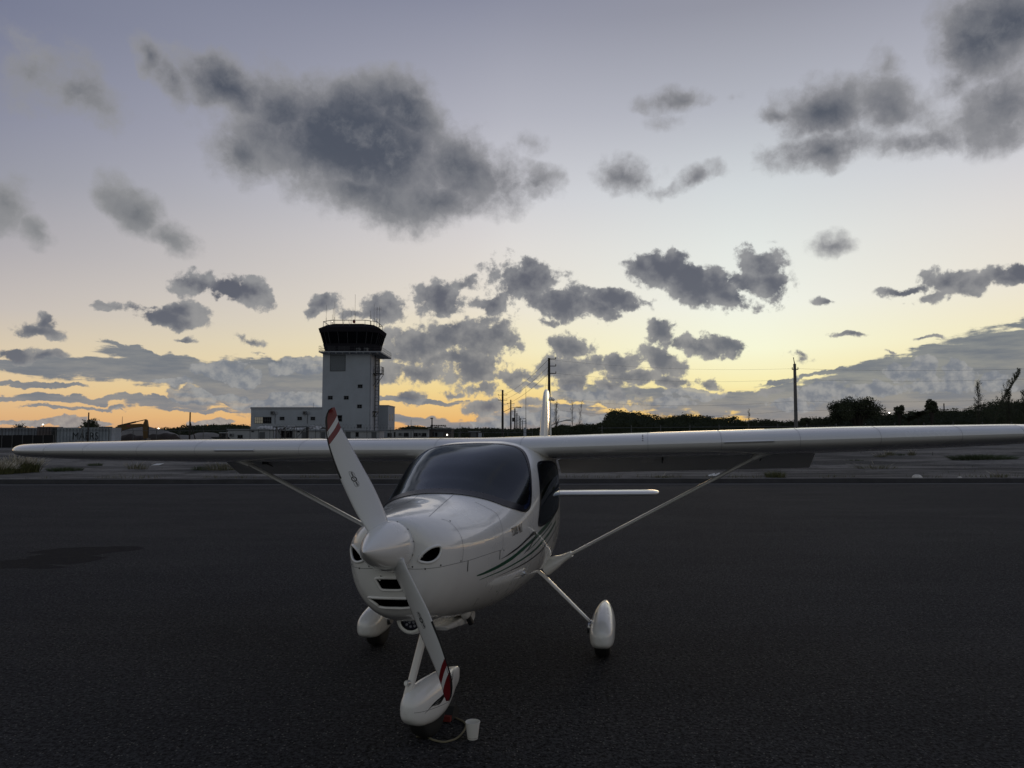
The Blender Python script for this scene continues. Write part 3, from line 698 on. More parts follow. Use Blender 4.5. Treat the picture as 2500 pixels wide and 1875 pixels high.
def emblem(bl, rings, i, rot_up):
    """winged roundel of the propeller maker, laid on the blade face"""
    r_ = rings[i]; le, te = r_[8], r_[0]; c = (r_[4] + r_[3]) / 2
    sp_ = ((rings[i + 1][4] - rings[i - 1][4])).normalized(); ch = (te - le).normalized(); nrm = ch.cross(sp_).normalized()
    if nrm.y > 0: nrm = -nrm
    if rot_up: sp_ = -sp_; ch = -ch
    # a little tree to sit on the face
    tb = BVHTree.FromPolygons([Vector(v.co) for v in bl.data.vertices], [tuple(p.vertices) for p in bl.data.polygons])
    mb = MB()
    def pt(x, y):
        q = c + ch * (x * 1.22) + sp_ * (y * 1.3); h = tb.ray_cast(q + nrm * 0.1, -nrm); return (h[0] if h[0] is not None else q) + nrm * 0.0012
    def poly(P_): mb.add([pt(x, y) for x, y in P_], [tuple(range(len(P_)))])
    def line(P_, w):
        for (x0, y0), (x1, y1) in zip(P_[:-1], P_[1:]):
            d = Vector((x1 - x0, y1 - y0)); L_ = d.length or 1; nx, ny = -d.y / L_ * w / 2, d.x / L_ * w / 2
            poly([(x0 - nx, y0 - ny), (x1 - nx, y1 - ny), (x1 + nx, y1 + ny), (x0 + nx, y0 + ny)])
    k = 0.0125
    cir = [(math.cos(t), math.sin(t)) for t in np.linspace(0, 2 * math.pi, 25)]
    for (a0, b0), (a1, b1) in zip(cir[:-1], cir[1:]): poly([(a0 * k, b0 * k), (a1 * k, b1 * k), (a1 * k * 0.62, b1 * k * 0.62), (a0 * k * 0.62, b0 * k * 0.62)])
    line([(-0.004, 0.004), (0.004, 0.004)], 0.002); line([(0, 0.004), (0, -0.005)], 0.002); line([(-0.003, -0.005), (0.003, -0.005)], 0.0015)
    for sg in (1, -1):
        line([(0.010, sg * 0.010), (0.012, sg * 0.022), (0.006, sg * 0.034)], 0.0013)
        line([(-0.009, sg * 0.010), (-0.010, sg * 0.024), (-0.007, sg * 0.036)], 0.0013); line([(-0.007, sg * 0.036), (0.006, sg * 0.034)], 0.0013)
        for y0 in (0.016, 0.022, 0.028): line([(-0.002, sg * y0), (0.006, sg * (y0 + 0.001))], 0.0034); 
        line([(0.002, sg * 0.014), (0.001, sg * 0.033)], 0.0020)
    body(mb.build('maker_emblem', BLACK, bl, fixn=False)).matrix_local = Matrix()
b1, r1 = blade(up_LE, up_TE, 'propeller_blade'); emblem(b1, r1, 14, False)
b2, r2 = blade(lo_LE, lo_TE, 'propeller_blade'); emblem(b2, r2, 14, True)

# ---- wing
INC = R_(5.4)
def naca(x, t, camb=0.022, pc=0.4):
    yt = 5 * t * (0.2969 * math.sqrt(x) - 0.126 * x - 0.3516 * x * x + 0.2843 * x ** 3 - 0.1036 * x ** 4)
    yc = camb / pc ** 2 * (2 * pc * x - x * x) if x < pc else camb / (1 - pc) ** 2 * ((1 - 2 * pc) + 2 * pc * x - x * x)
    return yc + yt, yc - yt
def foil(x0, x1, t, n=22):
    xs_ = [x0 + (x1 - x0) * (0.5 - 0.5 * math.cos(math.pi * i / n)) for i in range(n + 1)]
    up = [(x, naca(x, t)[0]) for x in xs_]; lo = [(x, naca(x, t)[1]) for x in xs_]
    return up[::-1] + lo[(1 if x0 == 0 else 0):]
def LEz(X): return 1.765 + abs(X) * math.tan(R_(0.7)) 
PLAN = [(0.0, -0.42, 1.40, .15), (2.95, -0.42, 1.40, .15), (4.25, -0.30, 1.17, .14), (4.50, -0.25, 1.06, .135), (4.66, -0.19, 0.94, .145), (4.77, -0.11, 0.76, .165), (4.83, -0.02, 0.54, .20), (4.86, 0.06, 0.34, .24)]
def plan(X):
    X = abs(X); P_ = PLAN
    return [float(np.interp(X, [p[0] for p in P_], [p[k] for p in P_])) for k in (1, 2, 3)]
def wsec(X, prof, defl=0.0, hinge=None):
    le, c, t = plan(X); z0 = LEz(X); out = []
    for x, y in prof:
        a, b = x * c, y * c
        if hinge:
            hx, hy = hinge[0] * c, hinge[1] * c; ca, sa = math.cos(defl), math.sin(defl); a, b = hx + (a - hx) * ca + (b - hy) * sa, hy - (a - hx) * sa + (b - hy) * ca
        out.append((X, le + a * math.cos(INC) + b * math.sin(INC), z0 + b * math.cos(INC) - a * math.sin(INC)))
    return out
def wing_piece(name, X0, X1, n, x0, x1, sg, defl=0, hinge=None, parent=None, m=PAINTM, xs_=None):
    rr = []
    for X in (xs_ or np.linspace(X0, X1, n)):
        t = plan(X)[2]; rr.append(wsec(sg * X, foil(x0, x1, t), defl, hinge))
    V, F = loft(rr, True); o = MB().add(V, F).build(name, m, parent or plane); smooth_angle(o, 30); return body(o)
SPAR = 0.745
for sg in (1, -1):
    wg = wing_piece('wing', 0.0, 4.25, 12, 0, SPAR, sg)
    tp = wing_piece('wing_tip', 0, 0, 0, 0, 1.0, sg, xs_=[4.255, 4.4, 4.5, 4.58, 4.66, 4.72, 4.77, 4.80, 4.83, 4.85, 4.86])
    wing_piece('flap', 0.56, 2.92, 4, SPAR + 0.008, 1.0, sg, R_(27), (SPAR + 0.02, -0.02))
    wing_piece('aileron', 2.97, 4.235, 4, SPAR + 0.008, 1.0, sg, R_(3 if sg > 0 else -15), (SPAR + 0.02, 0.0))
    # centre part behind the spar, over the cabin
    wing_piece('wing_root_fairing', 0.0, 0.64, 3, SPAR - 0.002, 1.0, sg)
    # joints in the skin of the wing
    for X in ((0.37, 1.42, 2.0) if sg > 0 else (0.37, 1.6)) + (2.6, 3.2, 3.8):
        t = plan(X)[2]; s1 = wsec(sg * X, foil(0, 0.6, t, 16)); cc = Vector((sg * X, 0, 0)); n1 = len(s1)
        V = []
        for q in s1[:-6]:
            for e in (-1, 1): V.append((q[0] + e * 0.0016, q[1] - 0.001, q[2] + (0.0012 if q[2] > LEz(X) else -0.0012)))
        F = [(2 * i, 2 * i + 1, 2 * i + 3, 2 * i + 2) for i in range(len(V) // 2 - 1)]
        body(mesh('wing_seam', V, F, WSEAM, plane))
    # rivets beside the first joint
    if sg > 0:
        for i, x in enumerate((0.012, 0.03, 0.055, 0.085)):
            q = Vector(wsec(1.38, [(x, naca(x, .15)[0])])[0]); mb = MB(); mb.cyl(q - Vector((0, 0.002, 0.002)), q + Vector((0, -0.0015, 0.003)), 0.005, n=8); body(mb.build('rivet', SLOT, plane))
    # stall strip on the leading edge
    mb = MB()
    for_ = [(-0.001, -0.012), (-0.016, 0.001), (-0.001, 0.012)]
    X0, X1 = sg * 2.02, sg * 2.40; z0, z1 = LEz(X0) + 0.0, LEz(X1)
    mb.add([(X0, -0.42 + a, z0 + b) for a, b in for_] + [(X1, -0.42 + a, z1 + b) for a, b in for_], [(0, 1, 4, 3), (1, 2, 5, 4), (2, 0, 3, 5), (0, 2, 1), (3, 4, 5)])
    body(mb.build('stall_strip', PAINTM, plane))
    # flap hinges and actuator rods
    for X in (1.55, 2.45):
        z = LEz(X); mb = MB(); mb.box((sg * X - 0.008, 0.55, z - 0.165), (sg * X + 0.008, 0.66, z - 0.09)); mb.cyl((sg * X, 0.60, z - 0.15), (sg * X, 0.80, z - 0.20), 0.007); mb.cyl((sg * X - 0.02, 0.80, z - 0.20), (sg * X + 0.02, 0.80, z - 0.20), 0.010)
        body(mb.build('flap_hinge', SLOT, plane))
    # strut
    a = Vector((sg * 0.585, 0.16, 0.745)); b = Vector((sg * 2.42, 0.02, LEz(2.42) - 0.085)); d = b - a
    sec = [(math.cos(t) * 0.047 * (1.0 if math.cos(t) < 0 else 1.25), math.sin(t) * 0.0150) for t in np.linspace(0, 2 * math.pi, 21)[:-1]]
    yy = Vector((0, 1, 0)); yy = (yy - d.normalized() * yy.dot(d.normalized())).normalized(); nn_ = d.normalized().cross(yy)
    V, F = loft([[a + d * k + yy * x + nn_ * y for x, y in sec] for k in (0, 0.5, 1.0)], True)
    st = body(smooth_angle(MB().add(V, F).build('wing_strut', PAINTM, plane), 50))
    rg = []
    for k, w, h in ((-0.05, 0.155, 0.075), (0.0, 0.12, 0.056), (0.018, 0.096, 0.044), (0.036, 0.076, 0.034), (0.058, 0.066, 0.028), (0.075, 0.062, 0.025)):
        rg.append([a + d * k + yy * math.cos(t) * w + nn_ * math.sin(t) * h for t in np.linspace(0, 2 * math.pi, 29)[:-1]])
    V, F = loft(rg, True); body(smooth_angle(MB().add(V, F).build('strut_fairing', PAINT, plane), 50))
    rg = []
    for k, w, h in ((0.93, 0.07, 0.024), (0.965, 0.085, 0.03), (1.0, 0.11, 0.045), (1.02, 0.12, 0.05)):
        rg.append([a + d * k + yy * math.cos(t) * w + nn_ * math.sin(t) * h for t in np.linspace(0, 2 * math.pi, 21)[:-1]])
    V, F = loft(rg, True); body(smooth_angle(MB().add(V, F).build('strut_cuff', PAINTM, plane), 50))
    # ---- main gear
    p0 = Vector((sg * 0.36, 0.02, 0.76)); p1 = Vector((sg * 0.50, 0.01, 0.655)); p2 = Vector((sg * 0.93, 0.0, 0.255)); rg = []
    for k in np.linspace(0, 1, 9):
        c = p0.lerp(p1, k / 0.25) if k < 0.25 else p1.lerp(p2, (k - 0.25) / 0.75); w = 0.062 - 0.028 * k; h = 0.0185 - 0.006 * k
        dn = (p2 - p1).normalized(); n2 = dn.cross(Vector((0, 1, 0)))
        rg.append([c + Vector((0, math.cos(t) * w, 0)) + n2 * math.sin(t) * h for t in np.linspace(0, 2 * math.pi, 17)[:-1]])
    V, F = loft(rg, True); smooth_angle(MB().add(V, F).build('gear_leg', POLISH, plane), 50)
def tyre(name, c, r, w, ang=0, parent=plane):
    rg = []; R = Matrix.Rotation(ang, 3, 'Z')
    prof = [(-0.5, 0.60), (-0.5, 0.82), (-0.42, 0.95), (-0.22, 1.0), (0.22, 1.0), (0.42, 0.95), (0.5, 0.82), (0.5, 0.60)]
    V = []; n = 40
    for i in range(n):
        t = 2 * math.pi * i / n
        for a, b in prof: V.append(Vector(c) + R @ Vector((a * w, math.cos(t) * b * r, math.sin(t) * b * r)))
    k = len(prof); F = [(i * k + j, i * k + j + 1, ((i + 1) % n) * k + j + 1, ((i + 1) % n) * k + j) for i in range(n) for j in range(k - 1)]
    F += [tuple(i * k for i in range(n)), tuple(i * k + k - 1 for i in range(n))[::-1]]
    return MB().add(V, F).build(name, RUBBER, parent, smooth=True)
def pant(name, c, secs, ang, sx=1):
    """teardrop wheel cover: secs = (y, halfwidth, z_low, z_high)"""
    R = Matrix.Rotation(ang, 3, 'Z'); S_ = np.array(secs); ys = np.linspace(S_[0, 0], S_[-1, 0], 46); ys = S_[0, 0] + (S_[-1, 0] - S_[0, 0]) * (0.5 - 0.5 * np.cos(np.linspace(0, math.pi, 46)))
    rg = []
    for y in ys:
        w, zl, zh = (max(float(pchip(S_[:, 0], S_[:, k], np.array([y]))[0]), 0.002 if k == 1 else -9) for k in (1, 2, 3))
        zm = (zl + zh) / 2; hh = max((zh - zl) / 2, 0.002); r_ = []
        for t in np.linspace(0, 2 * math.pi, 37)[:-1]:
            cx, sz = math.cos(t), math.sin(t); e = 2 / 3.2 if sz < 0 else 2 / 2.1; e2 = 2 / 3.0 if sz < 0 else 2 / 2.2
            r_.append(Vector(c) + R @ Vector((sx * w * math.copysign(abs(cx) ** e, cx), y, zm + hh * math.copysign(abs(sz) ** e2, sz))))
        rg.append(r_)
    V, F = loft(rg, True); return MB().add(V, F).build(name, PAINT, plane, smooth=True)
MAIN = [(-0.35, 0.004, 0.22, 0.228), (-0.343, 0.038, 0.175, 0.265), (-0.32, 0.066, 0.15, 0.290), (-0.26, 0.094, 0.124, 0.322), (-0.16, 0.106, 0.108, 0.352), (-0.02, 0.107, 0.104, 0.378), (0.12, 0.100, 0.112, 0.395), (0.25, 0.082, 0.14, 0.400), (0.37, 0.056, 0.19, 0.392), (0.46, 0.028, 0.25, 0.375), (0.49, 0.006, 0.30, 0.352)]
for sg in (1, -1):
    tyre('main_wheel', (sg * 1.01, 0, 0.175), 0.178, 0.135)
    pt_ = pant('wheel_fairing', (sg * 1.015, 0, 0), MAIN, 0)
    # swooshes on the outer flank of the fairing
    tb = BVHTree.FromPolygons([v.co.copy() for v in pt_.data.vertices], [tuple(p.vertices) for p in pt_.data.polygons])
    for k in range(3):
        V = []
        for i in range(13):
            t = i / 12; y = -0.16 + 0.42 * t; z = 0.17 + 0.03 * k + 0.14 * t ** 1.7 + 0.02 * math.sin(t * 5 + k); w = 0.007 * math.sin(math.pi * t) + 0.0006
            for e in (-1, 1):
                h = tb.ray_cast(Vector((sg * 2, y, z + e * w)), Vector((-sg, 0, 0))); q = h[0] if h[0] is not None else Vector((sg * 1.11, y, z)); V.append((q.x + sg * 0.0015, q.y, q.z))
        F = [(2 * i, 2 * i + 1, 2 * i + 3, 2 * i + 2) for i in range(12)]
        mesh('fairing_swoosh', V, F, BLACK, pt_)
    mb = MB(); mb.cyl((sg * 0.885, 0, 0.24), (sg * 0.925, 0, 0.235), 0.055, 0.06, 20); mb.cyl((sg * 0.90, -0.03, 0.25), (sg * 0.93, -0.08, 0.28), 0.012)
    smooth_angle(mb.build('brake_unit', METAL, plane))
# ---- nose gear (turned a little)
NA = R_(-14); NC = Vector((0.02, -1.95, 0))
tyre('nose_wheel', NC + Vector((0, 0, 0.155)), 0.158, 0.12, NA)
NOSE = [(y * .78, w * .80, .03 + zl * .82, .03 + zh * .82) for y, w, zl, zh in ((-0.34, 0.004, 0.235, 0.245), (-0.332, 0.035, 0.19, 0.290), (-0.31, 0.062, 0.160, 0.325), (-0.25, 0.092, 0.118, 0.365), (-0.15, 0.110, 0.086, 0.390), (0.0, 0.115, 0.070, 0.402), (0.15, 0.106, 0.085, 0.402), (0.30, 0.076, 0.13, 0.395), (0.42, 0.042, 0.185, 0.375), (0.52, 0.018, 0.235, 0.350), (0.55, 0.004, 0.27, 0.33))]
npn = pant('nose_wheel_fairing', NC, NOSE, NA)
tb = BVHTree.FromPolygons([v.co.copy() for v in npn.data.vertices], [tuple(p.vertices) for p in npn.data.polygons])
RN = Matrix.Rotation(NA, 3, 'Z')
for sg in (1, -1):
    for k in range(5):
        V = []
        for i in range(15):
            t = i / 14; y = -0.17 + 0.045 * k + (0.36 - 0.02 * k) * t; z = 0.20 + 0.006 * k + 0.12 * t ** 1.4 + 0.013 * math.sin(t * 7 + k * 1.3); w = 0.0055 * math.sin(math.pi * t) + 0.0006
            for e in (-1, 1):
                o_ = NC + RN @ Vector((sg * 0.6, y, z + e * w)); d_ = RN @ Vector((-sg, 0, 0)); h = tb.ray_cast(o_, d_); q = h[0] if h[0] is not None else NC; V.append(q - d_ * 0.0015)
        mesh('fairing_swoosh', V, [(2 * i, 2 * i + 1, 2 * i + 3, 2 * i + 2) for i in range(14)], BLACK, npn)
    # seam round the fairing
    V = []
    for i in range(21):
        t = i / 20; y = -0.262 + 0.42 * t; z = 0.225 - 0.05 * t
        for e in (-1, 1):
            o_ = NC + RN @ Vector((sg * 0.6, y, z + e * 0.0013)); d_ = RN @ Vector((-sg, 0, 0)); h = tb.ray_cast(o_, d_); q = h[0] if h[0] is not None else NC + RN @ Vector((0, -0.262, z)); V.append(q - d_ * 0.0009)
    mesh('panel_seam', V, [(2 * i, 2 * i + 1, 2 * i + 3, 2 * i + 2) for i in range(20)], SEAM, npn)
mb = MB(); lt = on_axis(1047, 1518, 1, -1.97); lb = on_axis(1003.5, 1697, 1, -2.12); lt = lt + (lt - lb) * 0.15
mb.cyl(lb, lt, 0.024, 0.027, 20); mb.cyl(lb - Vector((0, 0, 0.012)), lb + (lt - lb) * 0.13, 0.033, 0.029, 20); 
smooth_angle(mb.build('nose_gear_leg', POLISH, plane), 40)
mb = MB(); q = lb + (lt - lb) * 0.15 + Vector((-0.012, -0.028, 0)); mb.cyl(q, q + Vector((-0.006, -0.02, 0.004)), 0.019, 0.017, 16); mb.cyl(q + Vector((-0.006, -0.02, 0.004)), q + Vector((-0.007, -0.024, 0.005)), 0.011, 0.011, 12)
smooth_angle(mb.build('steering_collar', METAL, plane), 40)
mb = MB(); mb.box(lb + Vector((0.03, -0.02, -0.035)), lb + Vector((0.075, 0.05, 0.012))); mb.build('fairing_notch', DARK, npn)
# ---- landing light scoop, belly fairing, exhaust
rg = []
for y, z, r in ((-2.285, 0.795, 0.064), (-2.297, 0.795, 0.076), (-2.28, 0.794, 0.088), (-2.18, 0.785, 0.098), (-1.95, 0.755, 0.105), (-1.65, 0.72, 0.115), (-1.35, 0.70, 0.10), (-1.2, 0.69, 0.06)):
    rg.append([(math.cos(t) * r, y, z + math.sin(t) * r) for t in np.linspace(0, 2 * math.pi, 41)[:-1]])
V, F = loft(rg, False); sc = body(MB().add(V, F).build('landing_light_scoop', PAINT, plane, smooth=True))
mb = MB(); mb.cyl((0, -2.255, 0.795), (0, -2.265, 0.795), 0.068, 0.066, 32); ll = body(smooth_angle(mb.build('landing_light', LENS, plane)))
ring_l = []
for k, rr_ in ((1, 0.0), (6, 0.024), (11, 0.046)):
    for i in range(k):
        t = 2 * math.pi * i / k; mb = MB(); c = (math.cos(t) * rr_, -2.266, 0.795 + math.sin(t) * rr_); mb.cyl(c, (c[0], c[1] - 0.004, c[2]), 0.0085, 0.006, 12); mb.build('led', LED, ll)
mb = MB(); mb.prism([(-2.05, 0.70), (-1.25, 0.62), (-1.25, 0.57), (-1.32, 0.555), (-2.0, 0.665)], 0, -0.16, 0.16); o = body(mb.build('cowl_outlet', PAINT, plane)); bv = o.modifiers.new('bevel', 'BEVEL'); bv.width = 0.02; bv.segments = 3
c = on_axis(1136, 1495, 0, 0.17); rg = []
for dy, dz_, r in ((-0.09, 0.03, 0.004), (-0.07, 0.02, 0.028), (-0.02, 0.0, 0.045), (0.05, -0.005, 0.045), (0.10, 0.02, 0.03), (0.16, 0.05, 0.01)):
    rg.append([(c.x + math.cos(t) * r * 0.8, c.y + dy, c.z + dz_ + math.sin(t) * r) for t in np.linspace(0, 2 * math.pi, 21)[:-1]])
V, F = loft(rg, True); body(MB().add(V, F).build('exhaust_fairing', PAINT, plane, smooth=True))
mb = MB(); mb.cyl(c + Vector((0.0, 0.02, -0.01)), c + Vector((0.03, 0.05, -0.085)), 0.021, 0.021, 20); body(smooth_angle(mb.build('exhaust_pipe', BLACKE, plane)))
# ---- tail
def tail_sec(le, c, t, n=14): 
    p = []
    for i in range(n + 1):
        x = 0.5 - 0.5 * math.cos(math.pi * i / n); p.append((x, naca(x, t, 0.0)[0]))
    return p[::-1] + [(x, -y) for x, y in p[1:]]
def fin_ring(z, le, c, t): return [(y * c, le + x * c, z) for x, y in tail_sec(le, c, t)]
V, F = loft([fin_ring(1.05, 3.20, 1.25, 0.13), fin_ring(1.5, 3.42, 1.08, 0.125), fin_ring(2.15, 3.78, 0.82, 0.10), fin_ring(2.40, 3.92, 0.70, 0.085), fin_ring(2.48, 4.00, 0.60, 0.08), fin_ring(2.52, 4.10, 0.44, 0.08), fin_ring(2.535, 4.22, 0.22, 0.08)], True)
body(smooth_angle(MB().add(V, F).build('tail_fin', PAINT, plane), 60))
V, F = loft([[(x_, y_ + 0.0, z_) for x_, y_, z_ in fin_ring(2.30, 4.66, 0.14, 0.3)], fin_ring(2.44, 4.66, 0.10, 0.35)], True)
mb = MB(); mb.cyl((0.0, 4.64, 2.42), (0.05, 4.70, 2.40), 0.03, 0.02, 14); body(smooth_angle(mb.build('tail_beacon', PAINT, plane)))
mb = MB()
for z0, z1 in ((1.15, 2.40),):
    mb.add([(0.016, 4.585, z0), (0.012, 4.62, z1 - 0.06), (0.0, 4.70, z1 - 0.06), (0.0, 4.80, z0), (-0.016, 4.585, z0), (-0.012, 4.62, z1 - 0.06)], [(0, 3, 2, 1), (4, 5, 2, 3), (0, 4, 3), (1, 2, 5), (0, 1, 5, 4)])
body(mb.build('rudder', PAINT, plane))
for sg in (1, -1):
    rg = []
    for X, le, c, t in ((0.0, 3.62, 0.72, .11), (1.38, 3.62, 0.72, .11), (1.48, 3.66, 0.64, .11), (1.53, 3.74, 0.48, .10), (1.55, 3.86, 0.26, .08)):
        rg.append([(sg * X, le + x * c, 1.075 + y * c) for x, y in tail_sec(le, c, t)])
    V, F = loft(rg, True); body(smooth_angle(MB().add(V, F).build('tailplane', PAINTM, plane), 60))
#__PART3__
# ================================================================== ground
def nodes_mat(name):
    m = bpy.data.materials.new(name); m.use_nodes = True; nt = m.node_tree
    return m, nt, nt.nodes['Principled BSDF']
def g_noise(nt, vec, sc, det=6, ro=0.6):
    n = nt.nodes.new('ShaderNodeTexNoise'); n.inputs['Scale'].default_value = sc; n.inputs['Detail'].default_value = det; n.inputs['Roughness'].default_value = ro
    nt.links.new(vec, n.inputs['Vector']); return n.outputs['Fac']
def g_mr(nt, v, a, b, c=0., d=1.):
    n = nt.nodes.new('ShaderNodeMapRange'); nt.links.new(v, n.inputs[0]); n.interpolation_type = 'SMOOTHSTEP'
    for i, q in enumerate((a, b, c, d)): n.inputs[i + 1].default_value = q
    return n.outputs[0]
def g_m(nt, op, a, b=None, clamp=False):
    n = nt.nodes.new('ShaderNodeMath'); n.operation = op; n.use_clamp = clamp
    for i, v in enumerate((a, b)):
        if v is None: continue
        if isinstance(v, (int, float)): n.inputs[i].default_value = v
        else: nt.links.new(v, n.inputs[i])
    return n.outputs[0]
def g_mix(nt, f, a, b):
    n = nt.nodes.new('ShaderNodeMix'); n.data_type = 'RGBA'
    for s, v in ((n.inputs[0], f), (n.inputs[6], a), (n.inputs[7], b)):
        if isinstance(v, (int, float)): s.default_value = v
        elif isinstance(v, tuple): s.default_value = v if len(v) == 4 else v + (1,)
        else: nt.links.new(v, s)
    return n.outputs[2]
ASPH, nt, b = nodes_mat('asphalt')
co = nt.nodes.new('ShaderNodeTexCoord').outputs['Object']
mpx = nt.nodes.new('ShaderNodeMapping'); mpx.inputs['Scale'].default_value = (0.35, 1.0, 1.0); mpx.inputs['Rotation'].default_value = (0, 0, R_(3)); nt.links.new(co, mpx.inputs[0])
big = g_noise(nt, co, 0.16, 5); streak = g_noise(nt, mpx.outputs[0], 1.1, 6, 0.62); midn = g_noise(nt, co, 9, 6, 0.7); grit = g_noise(nt, co, 130, 4, 0.75)
vor = nt.nodes.new('ShaderNodeTexVoronoi'); vor.inputs['Scale'].default_value = 62; nt.links.new(co, vor.inputs['Vector'])
vsep = nt.nodes.new('ShaderNodeSeparateColor'); nt.links.new(vor.outputs['Color'], vsep.inputs[0])
colr = g_mix(nt, g_mr(nt, big, 0.35, 0.65), (0.022, 0.0222, 0.0240), (0.032, 0.0315, 0.032))
colr = g_mix(nt, g_m(nt, 'MULTIPLY', g_mr(nt, streak, 0.40, 0.62), 0.45), colr, (0.016, 0.0165, 0.018))
gr2 = g_noise(nt, co, 34, 3, 0.85)
lp = nt.nodes.new('ShaderNodeVectorMath'); lp.operation = 'SCALE'; nt.links.new(colr, lp.inputs[0])
nt.links.new(g_m(nt, 'ADD', g_mr(nt, gr2, 0.36, 0.64, 0.12, 2.5), g_mr(nt, midn, 0.35, 0.65, -0.22, 0.22)), lp.inputs['Scale']); colr = lp.outputs[0]
chip = g_m(nt, 'MULTIPLY', g_m(nt, 'GREATER_THAN', vsep.outputs[0], 0.93), g_m(nt, 'LESS_THAN', vor.outputs['Distance'], 0.38))
colr = g_mix(nt, g_m(nt, 'MULTIPLY', chip, 0.8), colr, (0.20, 0.19, 0.17))
# damp stain left on the apron
sm = nt.nodes.new('ShaderNodeMapping'); sm.vector_type = 'TEXTURE'; nt.links.new(co, sm.inputs[0])
wv = nt.nodes.new('ShaderNodeVectorMath'); wv.operation = 'ADD'
nn = nt.nodes.new('ShaderNodeTexNoise'); nn.inputs['Scale'].default_value = 0.9; nn.inputs['Detail'].default_value = 5; nt.links.new(co, nn.inputs['Vector'])
sc_ = nt.nodes.new('ShaderNodeVectorMath'); sc_.operation = 'SCALE'; sc_.inputs['Scale'].default_value = 0.9; sc_.inputs[0].default_value = (0, 0, 0)
sb_ = nt.nodes.new('ShaderNodeVectorMath'); sb_.operation = 'SUBTRACT'; sb_.inputs[1].default_value = (0.5, 0.5, 0.5); nt.links.new(nn.outputs['Color'], sb_.inputs[0])
nt.links.new(sb_.outputs[0], sc_.inputs[0]); nt.links.new(co, wv.inputs[0]); nt.links.new(sc_.outputs[0], wv.inputs[1]); nt.links.new(wv.outputs[0], sm.inputs[0])
def stain(loc, rot, sx, sy):
    s = nt.nodes.new('ShaderNodeMapping'); s.vector_type = 'TEXTURE'; nt.links.new(wv.outputs[0], s.inputs[0])
    s.inputs['Location'].default_value = loc; s.inputs['Rotation'].default_value = (0, 0, rot); s.inputs['Scale'].default_value = (sx, sy, 1000)
    g = nt.nodes.new('ShaderNodeTexGradient'); g.gradient_type = 'SPHERICAL'; nt.links.new(s.outputs[0], g.inputs[0]); return g_mr(nt, g.outputs['Fac'], 0.02, 0.16)
def gp(px, py): d = ray(px, py); t = -CAM_H / d.z; return (d.x * t, d.y * t, 0)
pA = gp(225, 1343); pB = gp(110, 1370); pC = gp(10, 1385)
stn = g_m(nt, 'MAXIMUM', g_m(nt, 'MAXIMUM', stain(pA, R_(8), 0.92, 0.40), stain(pB, R_(22), 0.95, 0.34)), g_m(nt, 'MAXIMUM', stain(pC, R_(10), 1.0, 0.22), stain(gp(165, 1356), R_(35), 0.62, 0.34)))
colr = g_mix(nt, g_m(nt, 'MULTIPLY', stn, g_mr(nt, midn, 0.3, 0.6, 0.55, 0.95)), colr, (0.006, 0.006, 0.007))
nt.links.new(colr, b.inputs['Base Color']); b.inputs['Roughness'].default_value = 0.85; b.inputs['Specular IOR Level'].default_value = 0.12
bp = nt.nodes.new('ShaderNodeBump'); bp.inputs['Strength'].default_value = 1.0; bp.inputs['Distance'].default_value = 0.014
hh = g_m(nt, 'ADD', g_m(nt, 'MULTIPLY', gr2, 0.9), g_m(nt, 'MULTIPLY', vor.outputs['Distance'], -0.5))
nt.links.new(hh, bp.inputs['Height']); nt.links.new(bp.outputs[0], b.inputs['Normal'])
KERB_Y = 29.6
def KY(x): return KERB_Y + 0.02 * x                # the apron edge runs very slightly away to the right
me_ = mesh('apron', [(-160, -80, 0), (160, -80, 0), (160, KY(160), 0), (-160, KY(-160), 0)], [(0, 1, 2, 3)], ASPH, kind='structure')

DIRT, nt, b = nodes_mat('sandy_ground')
co = nt.nodes.new('ShaderNodeTexCoord').outputs['Object']
mpx = nt.nodes.new('ShaderNodeMapping'); mpx.inputs['Scale'].default_value = (0.22, 1.0, 1.0); nt.links.new(co, mpx.inputs[0])
n1 = g_noise(nt, mpx.outputs[0], 0.28, 8, 0.65); n2 = g_noise(nt, co, 1.2, 8, 0.7); n3 = g_noise(nt, co, 12, 5, 0.7)
colr = g_mix(nt, g_mr(nt, n1, 0.42, 0.58), (0.070, 0.068, 0.066), (0.220, 0.208, 0.192))
colr = g_mix(nt, g_m(nt, 'MULTIPLY', g_mr(nt, n2, 0.48, 0.66), 0.7), colr, (0.07, 0.068, 0.060))
colr = g_mix(nt, g_m(nt, 'MULTIPLY', g_mr(nt, n3, 0.5, 0.7), 0.4), colr, (0.30, 0.29, 0.27))
nt.links.new(colr, b.inputs['Base Color']); b.inputs['Roughness'].default_value = 0.95; b.inputs['Specular IOR Level'].default_value = 0.1
bp = nt.nodes.new('ShaderNodeBump'); bp.inputs['Strength'].default_value = 1.0; bp.inputs['Distance'].default_value = 0.12; nt.links.new(n2, bp.inputs['Height']); nt.links.new(bp.outputs[0], b.inputs['Normal'])
def gz(x, y):
    d = y - KY(x)
    if d < 0.5: return 0.15
    k = min((d - 0.5) / 4, 1)
    z = 0.15 + k * (0.10 * noise.noise(Vector((x * 0.10, y * 0.3, 0))) + 0.05 * noise.noise(Vector((x * 0.5, y * 0.9, 3))))
    # a low spoil ridge with a dark near face across the waste ground
    r0 = 47 + 3 * noise.noise(Vector((x * 0.05, 0, 7))); z += 0.42 * math.exp(-((y - r0) / 3.2) ** 2) * (0.55 + 0.45 * noise.noise(Vector((x * 0.12, 1, 9)))) * (1 if x < 6 else 0.75)
    z += 0.22 * min(max((d - 25) / 25, 0), 1)
    return z
xs_g = list(np.arange(-60, 60.1, 0.6)); xs_g = [-4000, -1500, -600, -300, -160, -100, -75] + xs_g + [75, 100, 160, 300, 600, 1500, 4000]
